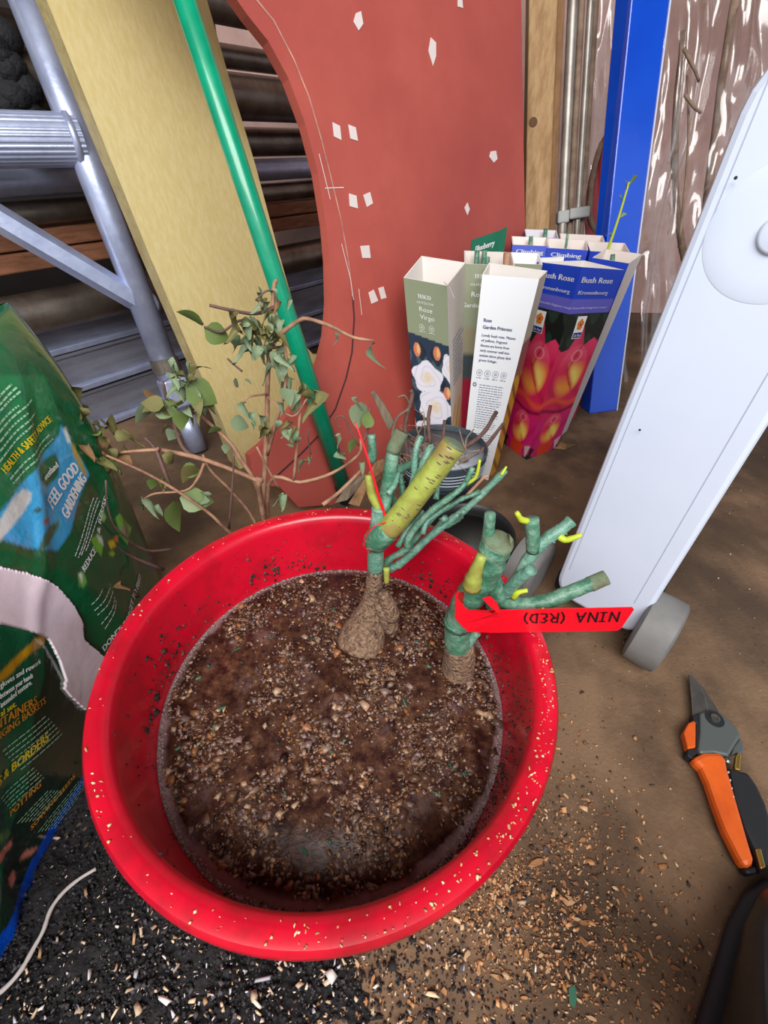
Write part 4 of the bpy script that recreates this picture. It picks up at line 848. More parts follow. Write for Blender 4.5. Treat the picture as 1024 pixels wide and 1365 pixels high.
for q, ra in (([(0.0732,0.6,0.1305), (0.0921,0.62,0.1536), (0.0932,0.63,0.1849), (0.0932,0.64,0.2149)], .0034), ([(0.1011,0.62,0.1578), (0.1585,0.66,0.1746), (0.1889,0.7,0.1999)], .0042), ([(0.1332,0.62,0.1363), (0.1684,0.66,0.1513), (0.2046,0.7,0.1773)], .0040),
              ([(0.1526,0.62,0.1731), (0.131,0.62,0.1727), (0.118,0.64,0.1993)], .0014), ([(0.1297,0.62,0.1641), (0.1303,0.63,0.1875), (0.142,0.64,0.1998)], .0014), ([(0.0708,0.62,0.1854), (0.0664,0.63,0.2198), (0.069,0.64,0.2403)], .0034),
              ([(0.0386,0.6,0.1481), (0.0298,0.61,0.2172), (0.0381,0.62,0.2618), (0.0364,0.62,0.2736)], .0040), ([(0.0391,0.62,0.2436), (0.0276,0.61,0.2688), (0.0165,0.6,0.2711)], .0016), ([(0.0075,0.59,0.189), (0.0154,0.6,0.2351), (0.0335,0.6,0.2537)], .0022)):
    stem(q, ra, ra * .75, 4, 7, .25).build('dead_twig', M['stem_dark' if ra > .003 else 'wood_stake'], dp, smooth=True)
tag(MB().lathe([(0, .003), (.004, .0025), (.006, .0005), (.005, -.002), (0, -.002)], (0.1287,0.615,0.1573), 12, (Vector((1.4, 0, .2)), Vector((0, 1, 0)), Vector((0, 0, 1)))).build('pale_pebble', M['wood_stake'], smooth=True), 'small pale pebble lying at the soil edge inside the grey pot', 'pebble')
pc2 = Vector((.132, .500, 0))
p2 = root('flower_pot', pc2, 'empty black round pot half hidden behind the right rim of the bucket', 'pot')
MB().lathe([(0, .003), (.046, .003), (.05, .001), (.060, .098), (.0635, .099), (.065, .106), (.063, .109), (.060, .107), (.057, .098), (.052, .060), (.047, .010), (0, .008)], pc2, 64).build('body', M['pot_black'], p2, smooth=True, auto=40)
MB().lathe([(.0566, .090), (.0548, .088), (.0538, .082)], pc2, 64).build('inner_step', M['pot_in'], p2, smooth=True)

# ---------------------------------------------------------------- white wheeled case
CU, CN = Vector((.757, -.653, 0)), Vector((-.653, -.757, 0)); CO = Vector((.258, .446, 0))
wc = root('wheeled_case', CO + CU * .058 - CN * .15, 'tall white plastic case standing upright on grey wheels, right side', 'case')
def rrect(u0, u1, z0, z1, r):
    p = []
    for cx, cz, rr_, a0 in ((u0 + r[0], z0 + r[0], r[0], PI), (u1 - r[1], z0 + r[1], r[1], 1.5 * PI), (u1 - r[2], z1 - r[2], r[2], 0), (u0 + r[3], z1 - r[3], r[3], .5 * PI)):
        p += [(cx + rr_ * math.cos(a0 + k * PI / 12), cz + rr_ * math.sin(a0 + k * PI / 12)) for k in range(7)]
    return p
MB().prism(rrect(-.002, .119, .034, .625, (.034, .022, .03, .05)), CO - CN * .32, CU, Vector((0, 0, 1)), .32).build('body', M['white_case'], wc, bev=.006)
for u_ in (.0985, .009):
    MB().box(CO + CU * u_ + Vector((0, 0, .345)) - CN * .0003, (.0005, .0006, .255), (CU, CN, Vector((0, 0, 1)))).build('seam', mat('seam_line', (168, 176, 198), .5), wc)
MB().prism(rrect(-.008, .125, .016, .06, (.012, .012, .005, .005)), CO - CN * .31, CU, Vector((0, 0, 1)), .288).build('black_base', M['dark'], wc, bev=.004)
fc = Vector((0.3022,0.4078,0.505)) + CN * .0005
MB().lathe([(.050, -.0004), (.046, .0003), (.034, .0004), (.0145, .0004), (.0135, .0028), (.0115, .0034), (0, .0034)], fc + CN * .0002, 48, (CU, Vector((0, 0, 1)), CN)).build('round_grip', M['white_case'], wc, smooth=True, auto=60)
for q in ((0.2651,0.4319,0.538), (0.2711,0.4268,0.3223)): MB().lathe([(.0013, 0), (.0010, .0008), (0, .0009)], q, 10, (CU, Vector((0, 0, 1)), CN)).build('dark_speck', M['dark'], wc)
WA = CU.normalized(); WF = Vector((WA.y, -WA.x, 0))
for c in (Vector((.368, .366, .0525)), Vector((.222, .478, .0525))):
    hw = .022
    MB().lathe([(.0, -hw), (.030, -hw), (.034, -hw - .0005), (.047, -hw + .001), (.0515, -hw + .004), (.052, 0), (.0515, hw - .004), (.047, hw - .001), (.034, hw + .0005), (.030, hw), (0, hw)], c, 56, (Vector((0, 0, 1)), WF, WA)).build('wheel', M['wheel'], wc, smooth=True, auto=35)

# ---------------------------------------------------------------- secateurs
sc_ = root('secateurs', (0.3987,0.2064,0), 'orange and black handled secateurs lying on the floor at the right', 'secateurs')
def flat(name, pts, z0, t, m, bev=.0015, par=None):
    P = [Vector(p) for p in pts]; off = Vector((0, 0, z0 - P[0].z)); return MB().slab([p + off for p in P], t).build(name, m, par or sc_, bev=bev)
flat('counter_blade', [(0.4169,0.3205,0.012), (0.4223,0.3075,0.012), (0.4241,0.2888,0.012), (0.4242,0.27,0.012), (0.4108,0.2612,0.012), (0.4055,0.2726,0.012), (0.4115,0.2947,0.012)], .0075, .004, M['steel'], .0008)
flat('cutting_blade', [(0.4105,0.3248,0.012), (0.4136,0.326,0.012), (0.4176,0.3139,0.012), (0.4165,0.2948,0.012), (0.4095,0.2746,0.012), (0.3994,0.2648,0.012), (0.3855,0.2664,0.012), (0.3983,0.2945,0.012)], .0105, .003, M['steel'], .0008)
flat('black_spine', [(0.3862,0.2693,0.012), (0.3959,0.2724,0.012), (0.3745,0.2281,0.012), (0.3583,0.2177,0.012), (0.3551,0.2219,0.012), (0.3595,0.2288,0.012), (0.3696,0.2298,0.012), (0.3846,0.2588,0.012), (0.3823,0.2616,0.012)], .0035, .012, M['dark'])
flat('thumb_lock', [(0.3633,0.2474,0.012), (0.3743,0.2583,0.012), (0.3823,0.2616,0.012), (0.3842,0.2592,0.012), (0.369,0.2301,0.012), (0.3587,0.2284,0.012)], .006, .011, M['sec_orange'])
flat('head', [(0.3944,0.2714,0.012), (0.4144,0.2747,0.012), (0.4235,0.2686,0.012), (0.4301,0.2522,0.012), (0.4299,0.2435,0.012), (0.4176,0.2341,0.012), (0.4014,0.2201,0.012), (0.3862,0.2232,0.012), (0.3695,0.2221,0.012), (0.3699,0.2281,0.012), (0.3835,0.2496,0.012)], .009, .0095, M['sec_grey'], .003)
flat('hook', [(0.4291,0.2427,0.012), (0.4297,0.236,0.012), (0.4248,0.2273,0.012), (0.4192,0.2244,0.012), (0.4153,0.2254,0.012), (0.4075,0.2236,0.012), (0.4157,0.2323,0.012)], .0065, .008, M['sec_grey'])
hp = [(0.3561,0.2169,0.012), (0.3731,0.2239,0.012), (0.3903,0.2241,0.012), (0.3968,0.2197,0.012), (0.3908,0.2036,0.012), (0.3864,0.1864,0.012), (0.3801,0.1629,0.012), (0.3743,0.1411,0.012), (0.37,0.1232,0.012), (0.3668,0.1185,0.012), (0.3568,0.1169,0.012), (0.3557,0.128,0.012), (0.355,0.1488,0.012), (0.3577,0.1711,0.012), (0.3615,0.1936,0.012), (0.3617,0.2071,0.012)]
oh_ = flat('orange_handle', hp, .004, .016, M['sec_orange'], .005)
flat('handle_end', [(0.3574,0.1175,0.012), (0.3673,0.1192,0.012), (0.372,0.1195,0.012), (0.3701,0.1135,0.012), (0.3592,0.1121,0.012)], .003, .012, M['dark'], .003, oh_)
bh_ = flat('black_handle', [(0.3948,0.2084,0.012), (0.4044,0.2054,0.012), (0.4136,0.2039,0.012), (0.4157,0.1899,0.012), (0.4137,0.172,0.012), (0.4086,0.1564,0.012), (0.3951,0.1336,0.012), (0.383,0.1191,0.012), (0.3717,0.1129,0.012), (0.3759,0.1308,0.012), (0.3771,0.1504,0.012), (0.3832,0.1773,0.012)], .003, .015, M['dark'], .004)
flat('brass_clip', [(0.4023,0.2102,0.012), (0.4095,0.2202,0.012), (0.4158,0.2254,0.012), (0.4175,0.2234,0.012), (0.4054,0.2054,0.012), (0.4005,0.2066,0.012)], .012, .006, M['brass'], .001)
flat('brass_clip', [(0.3768,0.1323,0.012), (0.3829,0.1328,0.012), (0.3778,0.1174,0.012), (0.3722,0.1162,0.012)], .0155, .003, M['brass'], .001, bh_)
pv = Vector((0.4082,0.2634,0.012)); pv.z = .0185
pcap = MB().lathe([(.0, -.004), (.0105, -.004), (.0105, .0008), (0, .001)], pv, 28).build('pivot_cap', M['dark'], sc_, smooth=True, auto=40)
MB().lathe([(.0058, .0008), (.0052, .003), (.003, .0034), (.0026, .0024), (0, .0024)], pv, 20).build('pivot_screw', M['steel'], pcap, smooth=True, auto=40)
MB().lathe([(.0035, 0), (.0035, .004), (0, .005)], Vector((0.3977,0.2159,0.014)), 14).build('spring_pin', M['steel'], sc_, smooth=True)
for k in range(4): MB().lathe([(.0012, 0), (.0008, .0016), (0, .0018)], Vector((0.3907,0.2032,0.0175)).lerp(Vector((0.3817,0.1785,0.0175)), k / 3), 8).build('ratchet_stud', M['pot_line'], sc_)

# ---------------------------------------------------------------- black boot at the lower right
bt = root('rubber_boot', (.385, .01, 0), 'glossy black rubber boot cut off by the lower right corner', 'boot')
BD = Vector((.755, .656, 0)).normalized(); BS = Vector((BD.y, -BD.x, 0)); BO = Vector((.262, -.040, 0))
secs = [(-.075, .026, .03, .07), (-.055, .036, .045, .10), (-.02, .040, .060, .125), (.03, .040, .055, .11), (.075, .043, .043, .085), (.12, .047, .034, .066), (.155, .045, .029, .056), (.185, .036, .024, .048), (.203, .020, .019, .038), (.208, .006, .018, .036)]
def loft(mb, secs, f, n=24):
    vs = [f(s_, 2 * PI * k / n) for s_ in secs for k in range(n)]
    mb.add(vs, [(i * n + k, i * n + (k + 1) % n, (i + 1) * n + (k + 1) % n, (i + 1) * n + k) for i in range(len(secs) - 1) for k in range(n)] + [tuple(range(n))[::-1], tuple(range((len(secs) - 1) * n, len(secs) * n))]); return mb
def bs(s_, a):
    t, w_, zc, top = s_; zz = math.sin(a); z = .014 + (top - .014) * (.5 + .5 * (abs(zz) ** .7) * (1 if zz > 0 else -1)); ww = w_ * abs(math.cos(a)) ** .7 * (1 if math.cos(a) > 0 else -1) * (1 - .25 * max(0, zz))
    return BO + BD * t + BS * ww + Vector((0, 0, z))
loft(MB(), secs, bs).build('foot', M['boot'], bt, smooth=True)
def sh(s_, a):
    z, r_, y = s_; return BO + BD * (y + math.sin(a) * r_ * 1.1) + BS * math.cos(a) * r_ + Vector((0, 0, z))
loft(MB(), [(.075, .044, -.022), (.10, .043, -.024), (.112, .046, -.024), (.125, .043, -.026), (.14, .0465, -.026), (.155, .044, -.028), (.19, .048, -.03), (.23, .051, -.034), (.26, .053, -.036)], sh).build('shaft', M['boot'], bt, smooth=True)
def so(s_, a):
    t, w_, z = s_; return BO + BD * t + BS * (w_ * abs(math.cos(a)) ** .5 * (1 if math.cos(a) > 0 else -1)) + Vector((0, 0, .009 + .009 * math.sin(a)))
loft(MB(), [(-.08, .022, 0), (-.06, .038, 0), (-.02, .043, 0), (.03, .043, 0), (.075, .046, 0), (.12, .050, 0), (.155, .048, 0), (.185, .039, 0), (.205, .022, 0), (.212, .006, 0)], so).build('sole', M['dark'], bt, smooth=True, auto=50)
# ---------------------------------------------------------------- compost bag
def bag_x(y, z):
    s = (y + .2) / .70
    a = 1 - min(1, abs(2 * s - 1)) ** 8
    zz = min(1, max(0, z / .42))
    zp = (.92 + .14 * math.sin(math.pi * zz)) * (1 - zz ** 8) ** .5 if zz < 1 else 0
    h = .075 * math.sqrt(max(a, 0)) * zp
    h += .004 * math.sin(y * 38 + z * 9) * zp * a
    for y0, k, w, d in ((.30, -.35, .018, .006), (.16, .5, .014, .005), (.42, .25, .013, .005), (.02, .7, .02, .006), (.24, .9, .012, .004)):
        h += d * math.exp(-((y - y0 - k * (z - .2)) / w) ** 2) * zp * a * (.5 + .5 * math.sin(z * 14 + y0 * 40))
    return -.40 + h

bg = root('compost_bag', (-.40, .15, 0), 'tall green plastic compost bag printed in yellow, white and sky blue, at the left edge', 'bag')
ny, nzz = 270, 200
ys, zs = np.linspace(-.2, .50, ny + 1), np.linspace(0.001, .4199, nzz + 1)
mb = MB(); fr = [(bag_x(y, z), y, z) for z in zs for y in ys]
bk = [(-.80 - bag_x(y, z), y, z) for z in zs for y in ys]
q = [(j * (ny + 1) + i, j * (ny + 1) + i + 1, (j + 1) * (ny + 1) + i + 1, (j + 1) * (ny + 1) + i) for j in range(nzz) for i in range(ny)]
mb.add(fr, q); mb.add(bk, [t[::-1] for t in q])
N0 = (ny + 1) * (nzz + 1)
mb.f += [(i + 1, i, N0 + i, N0 + i + 1) for i in range(ny)]; mb.mi += [0] * ny
sk = mb.build('sack', M['vc_bag'], bg, smooth=True)
A_ = np.array(fr); Y_, Z_ = A_[:, 1], A_[:, 2]
col = np.tile(lin((10, 92, 54)), (N0, 1))
DY, DZ = .70 / ny / 3, .42 / nzz / 3
def pp(poly, c):
    ya, za = [p[0] for p in poly], [p[1] for p in poly]; w_ = np.where((Y_ > min(ya) - .01) & (Y_ < max(ya) + .01) & (Z_ > min(za) - .01) & (Z_ < max(za) + .01))[0]
    cv = sum(inpoly(Y_[w_] + i * DY, Z_[w_] + j * DZ, poly).astype(float) for i in (-1, 0, 1) for j in (-1, 0, 1)) / 9
    col[w_] += (np.array(lin(c)) - col[w_]) * cv[:, None]
low = [(0.2268,0.2344), (0.238,0.212), (0.2494,0.1836), (0.2464,0.152), (0.2322,0.1226), (0.2347,0.0696), (0.1732,-0.0301), (0.111,-0.0093), (0.0528,0.0178), (-.3, -.1), (-.3, .2)]
pp([(-.3, .44), (0.3691,0.3962), (0.4327,0.3694), (0.4087,0.3268), (0.3978,0.32), (0.3504,0.3164), (0.3254,0.3162), (0.2869,0.3123), (-.3, .3)], (16, 116, 68))
pp([(0.4087,0.3268), (0.3978,0.32), (0.3504,0.3164), (0.3254,0.3162), (0.2869,0.3123), (0.2393,0.3085), (0.2248,0.2818), (0.2709,0.2963), (0.2849,0.2711), (0.3078,0.2454), (0.3343,0.2458), (0.3658,0.2555), (0.4075,0.2647), (0.4078,0.293)], (60, 170, 226))
pp([(0.2613,0.3036), (0.2813,0.3072), (0.3044,0.313), (0.3191,0.3117), (0.3229,0.3054), (0.3161,0.3004), (0.2989,0.2971), (0.2792,0.2954), (0.2609,0.2938)], (216, 216, 214))
pp([(0.4075,0.3223), (0.4029,0.309), (0.4072,0.3064), (0.4096,0.3122), (0.4121,0.3215)], (226, 228, 226))
pp([(0.409,0.3053), (0.407,0.2858), (0.4045,0.2658), (0.3988,0.2698), (0.4004,0.292), (0.4043,0.3045)], (186, 160, 70))
pp([(0.3035,0.2714), (0.2882,0.2641), (0.3022,0.259), (0.3275,0.2611), (0.3296,0.2651), (0.3146,0.2707)], (70, 110, 84))
pp([(0.3096,0.2771), (0.3222,0.2735), (0.3163,0.2805), (0.3082,0.2801)], (170, 90, 70))
pp([(0.3104,0.2936), (0.3172,0.2924), (0.3185,0.2878), (0.3121,0.2895)], (60, 84, 60))
pp([(0.3649,0.3135), (0.3814,0.3098), (0.378,0.2995), (0.3669,0.2925), (0.3439,0.2947), (0.3389,0.3073), (0.346,0.3143)], (22, 108, 70))
pp([(0.3553,0.2165), (0.3709,0.2087), (0.3665,0.1941), (0.3546,0.1892), (0.3519,0.2061)], (120, 200, 60)); pp([(0.3665,0.2127), (0.3731,0.2019), (0.368,0.1926), (0.364,0.2035)], (224, 236, 220))
pp([(0.4102,0.1995), (0.4199,0.1985), (0.4376,0.1574), (0.4086,0.1555), (0.4047,0.1773)], (120, 190, 70)); pp([(0.4118,0.1858), (0.4253,0.1738), (0.4292,0.1598), (0.414,0.1635), (0.4086,0.1788)], (160, 150, 120))
pp([(0.3785,0.1897), (0.3905,0.1806), (0.3901,0.1709), (0.3764,0.1794)], (230, 190, 30)); pp([(0.3674,0.181), (0.3781,0.1752), (0.38,0.1682), (0.3721,0.1712)], (170, 200, 40)); pp([(0.3921,0.1841), (0.4006,0.1786), (0.3966,0.1723), (0.3915,0.1772)], (226, 120, 50))
pp([(0.3916,0.2223), (0.3989,0.2218), (0.3981,0.2099), (0.3894,0.2105), (0.3871,0.2171)], (160, 210, 120)); pp([(0.3097,0.2088), (0.3192,0.203), (0.3134,0.193), (0.3041,0.1943), (0.3031,0.2025)], (120, 190, 90)); pp([(0.3097,0.2088), (0.3172,0.2052), (0.3071,0.1979)], (236, 240, 230))
pp([(0.4506,0.0935), (0.5474,-0.0027), (0.4585,0.0532), (0.4354,0.0754)], (40, 70, 150))
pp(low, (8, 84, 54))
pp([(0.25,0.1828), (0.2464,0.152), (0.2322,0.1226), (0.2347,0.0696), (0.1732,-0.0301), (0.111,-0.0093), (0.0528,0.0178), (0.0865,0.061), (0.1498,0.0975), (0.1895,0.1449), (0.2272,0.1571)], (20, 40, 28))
pp([(0.1933,0.2039), (0.1987,0.2087), (0.2261,0.1994), (0.2454,0.1944), (0.2513,0.1858), (0.2472,0.1794), (0.2289,0.1903), (0.2056,0.1968)], (190, 140, 26))
pp([(0.1034,0.0843), (0.1161,0.0714), (0.1132,0.0649), (0.1045,0.0747), (0.1028,0.0727), (0.0987,0.0771)], (222, 130, 110)); pp([(0.1085,0.0437), (0.1157,0.0398), (0.1234,0.0194), (0.1169,0.0241), (0.1094,0.037)], (206, 130, 112)); pp([(0.0922,0.0523), (0.0999,0.0458), (0.0965,0.0356), (0.0883,0.0398)], (206, 130, 112))
pp([(0.1083,0.0902), (0.1146,0.0992), (0.1192,0.0859), (0.1181,0.0769)], (90, 150, 70))
z1 = lambda y: .013 + .020 * np.clip((.20 - y) / .25, 0, 1)
col[(Z_ < z1(Y_)) & (Y_ < .25)] = lin((0, 74, 190))
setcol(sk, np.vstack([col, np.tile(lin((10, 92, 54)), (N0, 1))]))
e_ = 1e-3
def bsf(y, z, o=.0011):
    dx, dz = (bag_x(y + e_, z) - bag_x(y - e_, z)) / (2 * e_), (bag_x(y, z + e_) - bag_x(y, z - e_)) / (2 * e_)
    n_ = Vector((1, -dx, -dz)).normalized(); return Vector((bag_x(y, z), y, z)) + n_ * o
tw_, tg_ = MB(), MB()
def bag_text(k, *a):
    m_ = MB(); put_text(m_, *a); m_.build('lettering', M[dict(tw_='white', ty_='yellow', to_='orange_print')[k]], bg)
bag_text('ty_', 'HEALTH & SAFETY ADVICE', (0.3154,0.3307), (0.4013,0.3351), .0062, bsf, .0003)
bag_text('tw_', 'westland', (0.3452,0.3009), (0.3735,0.2988), .0056, bsf, .0003)
bag_text('tw_', 'FEEL GOOD', (0.3313,0.278), (0.3959,0.2788), .0125, bsf, .0008); bag_text('tw_', 'GARDENING', (0.3398,0.2572), (0.3981,0.2643), .0125, bsf, .0008)
bag_text('tw_', 'REDUCE', (0.3187,0.2024), (0.3499,0.2022), .0075, bsf, .0004); bag_text('tw_', '& REUSE', (0.3709,0.2087), (0.4136,0.2269), .0065, bsf, .0003)
bag_text('tw_', "DON'T FORGET TO FEED", (0.2964,0.0903), (0.4064,0.0953), .0095, bsf, .0004)
for s, a, c in (('gloves and rework', (0.1896,0.201), (0.2313,0.1713)), ('between your hands', (0.1835,0.1952), (0.2157,0.173)), ('intended texture.', (0.1786,0.1895), (0.2107,0.1702))): bag_text('tw_', s, a, c, .0048, bsf, .0002)
bag_text('ty_', 'al set.', (0.1734,0.1848), (0.1881,0.1744), .0052, bsf, .0003)
bag_text('ty_', 'BEDS & BORDERS', (0.1205,0.1498), (0.1869,0.1106), .0085, bsf, .0004)
bag_text('to_', 'CONTAINERS', (0.1497,0.1924), (0.2017,0.1516), .0078, bsf, .0004); bag_text('to_', 'AND HANGING BASKETS', (0.1305,0.1928), (0.2085,0.1396), .0064, bsf, .0003)
bag_text('to_', 'POTTING', (0.1276,0.0944), (0.157,0.0797), .0068, bsf, .0003); bag_text('to_', 'SOWING SEEDS', (0.1292,0.0497), (0.1822,0.0304), .0060, bsf, .0003)
rd = random.Random(5)
def block(A, B, dn, k, h=.0022, mbx=tg_):
    A, B, dn = Vector(A), Vector(B), Vector(dn)
    for i in range(k): dashes(mbx, A + dn * i, A + dn * i + (B - A) * rd.uniform(.55, 1), h, bsf, rd, .009)
up1 = Vector((0.3355,0.3422)) - Vector((0.3296,0.3382))
for i in range(9):
    a, c = Vector((0.3416,0.3682)), Vector((0.4012,0.3754)); sh_ = (Vector((0.3704,0.3433)) - a) / 9 * i * 1.0
for (ax_, ay, bx, by) in ((-8,530,18,512), (-8,541,22,517), (-8,551,27,523), (-6,560,28,530), (-6,572,44,534), (-4,584,46,540), (-2,594,47,546), (0,602,48,553), (0,612,40,570), (14,640,60,596), (16,650,70,596), (10,625,0,634)):
    pass
for A, B in (((0.3609,0.3724), (0.3909,0.3771)), ((0.354,0.3673), (0.3919,0.3737)), ((0.3471,0.3638), (0.3915,0.3701)), ((0.3412,0.3583), (0.3793,0.3618)), ((0.3336,0.3539), (0.3959,0.3597)), ((0.3282,0.349), (0.3803,0.3536)), ((0.3245,0.3446), (0.3885,0.3493)), ((0.3191,0.3398), (0.3775,0.3441)), ((0.3145,0.3249), (0.3886,0.3262)), ((0.3136,0.3208), (0.3884,0.3212))):
    dashes(tg_, A, B, .0015, bsf, rd, .005, .0012)
for A, B in (((0.3202,0.2244), (0.394,0.2423)), ((0.3227,0.2196), (0.3995,0.238)), ((0.3277,0.2178), (0.4004,0.2329)), ((0.3364,0.2158), (0.3998,0.2244))): dashes(tw_, A, B, .0013, bsf, rd, .0045, .0012)
for A, B in (((0.3038,0.1676), (0.326,0.166)), ((0.304,0.1569), (0.3389,0.1534)), ((0.3052,0.1474), (0.3406,0.146)), ((0.306,0.1297), (0.3367,0.1399)), ((0.3081,0.1182), (0.3358,0.1356))): dashes(tw_, A, B, .0013, bsf, rd, .0045, .0012)
for i in range(7): dashes(tg_, (0.1659,0.1712) if False else Vector((0.1554,0.1602)) + Vector((0, -.0062 * i)), Vector((0.1998,0.1307)) + Vector((0, -.0062 * i)), .0012, bsf, rd, .005, .0012)
for i in range(5): dashes(tg_, Vector((0.131,0.1265)) + Vector((0, -.0058 * i)), Vector((0.1629,0.1069)) + Vector((0, -.0058 * i)), .0012, bsf, rd, .0045, .0012)
for i in range(6): dashes(tg_, Vector((0.1269,0.0781)) + Vector((.002 * i, -.0054 * i)), Vector((0.1586,0.063)) + Vector((.002 * i, -.0054 * i)), .0011, bsf, rd, .0045, .0012)
for i in range(6): dashes(tg_, Vector((0.1309,0.0361)) + Vector((.002 * i, -.005 * i)), Vector((0.1822,0.0179)) + Vector((.002 * i, -.005 * i)), .0011, bsf, rd, .0045, .0012)
tw_.build('white_fine_print', M['white'], bg)['kind'] = 'stuff'; tg_.build('fine_print', M['pale_green_print'], bg)['kind'] = 'stuff'
# white torn band lying over the front
wpoly = [(0.246,0.2916), (0.2577,0.2775), (0.2708,0.2558), (0.2842,0.222), (0.2891,0.1873), (0.2888,0.1559), (0.2798,0.1389), (0.2897,0.0916), (0.2916,0.0456), (0.2509,0.0329), (0.2347,0.0696), (0.2322,0.1009), (0.2316,0.1235), (0.2396,0.1284), (0.2453,0.1538), (0.2494,0.1836), (0.2384,0.2125), (0.2276,0.2354), (0.2164,0.2548)]
gy = np.linspace(min(p[0] for p in wpoly), max(p[0] for p in wpoly), 110); gz = np.linspace(min(p[1] for p in wpoly), max(p[1] for p in wpoly), 90)
GY, GZ = np.meshgrid(gy, gz); ins = inpoly(GY.ravel(), GZ.ravel(), wpoly)
idx = {}; vs = []; fs = []
for j in range(89):
    for i in range(109):
        q4 = [j * 110 + i, j * 110 + i + 1, (j + 1) * 110 + i + 1, (j + 1) * 110 + i]
        if all(ins[k] for k in q4):
            for k in q4:
                if k not in idx: idx[k] = len(vs); y, z = GY.ravel()[k], GZ.ravel()[k]; vs.append(bsf(float(y), float(z), .004 + .0015 * math.sin(y * 60 + z * 30)))
            fs.append(tuple(idx[k] for k in q4))
o = MB().add(vs, fs).build('white_band', mat('white_film_band', (240, 226, 232), .35, c2=(230, 208, 220), ns=8, bump=.2, bs=20, coat=.2), bg, smooth=True)
md = o.modifiers.new('thick', 'SOLIDIFY'); md.thickness = .003; md.offset = -1
mb = MB(); rd = random.Random(9); fl = mat('clear_bag_top', (190, 206, 200), .2, coat=.4)
vs = []
for j in range(5):
    for i in range(40):
        y = -.2 + .68 * i / 39; vs.append((-.40 + .012 * math.sin(i * .9 + j) * j / 4 - .004 * j, y, .405 + .010 * j + .006 * math.sin(i * .5)))
mb.add(vs, [(j * 40 + i, j * 40 + i + 1, (j + 1) * 40 + i + 1, (j + 1) * 40 + i) for j in range(4) for i in range(39)])
o = mb.build('crimped_top', M['vc_bag'], bg, smooth=True); setcol(o, np.array([lin((14, 96, 60)) if i // 40 < 2 else lin((150, 176, 166)) for i in range(200)]))
md = o.modifiers.new('thick', 'SOLIDIFY'); md.thickness = .002

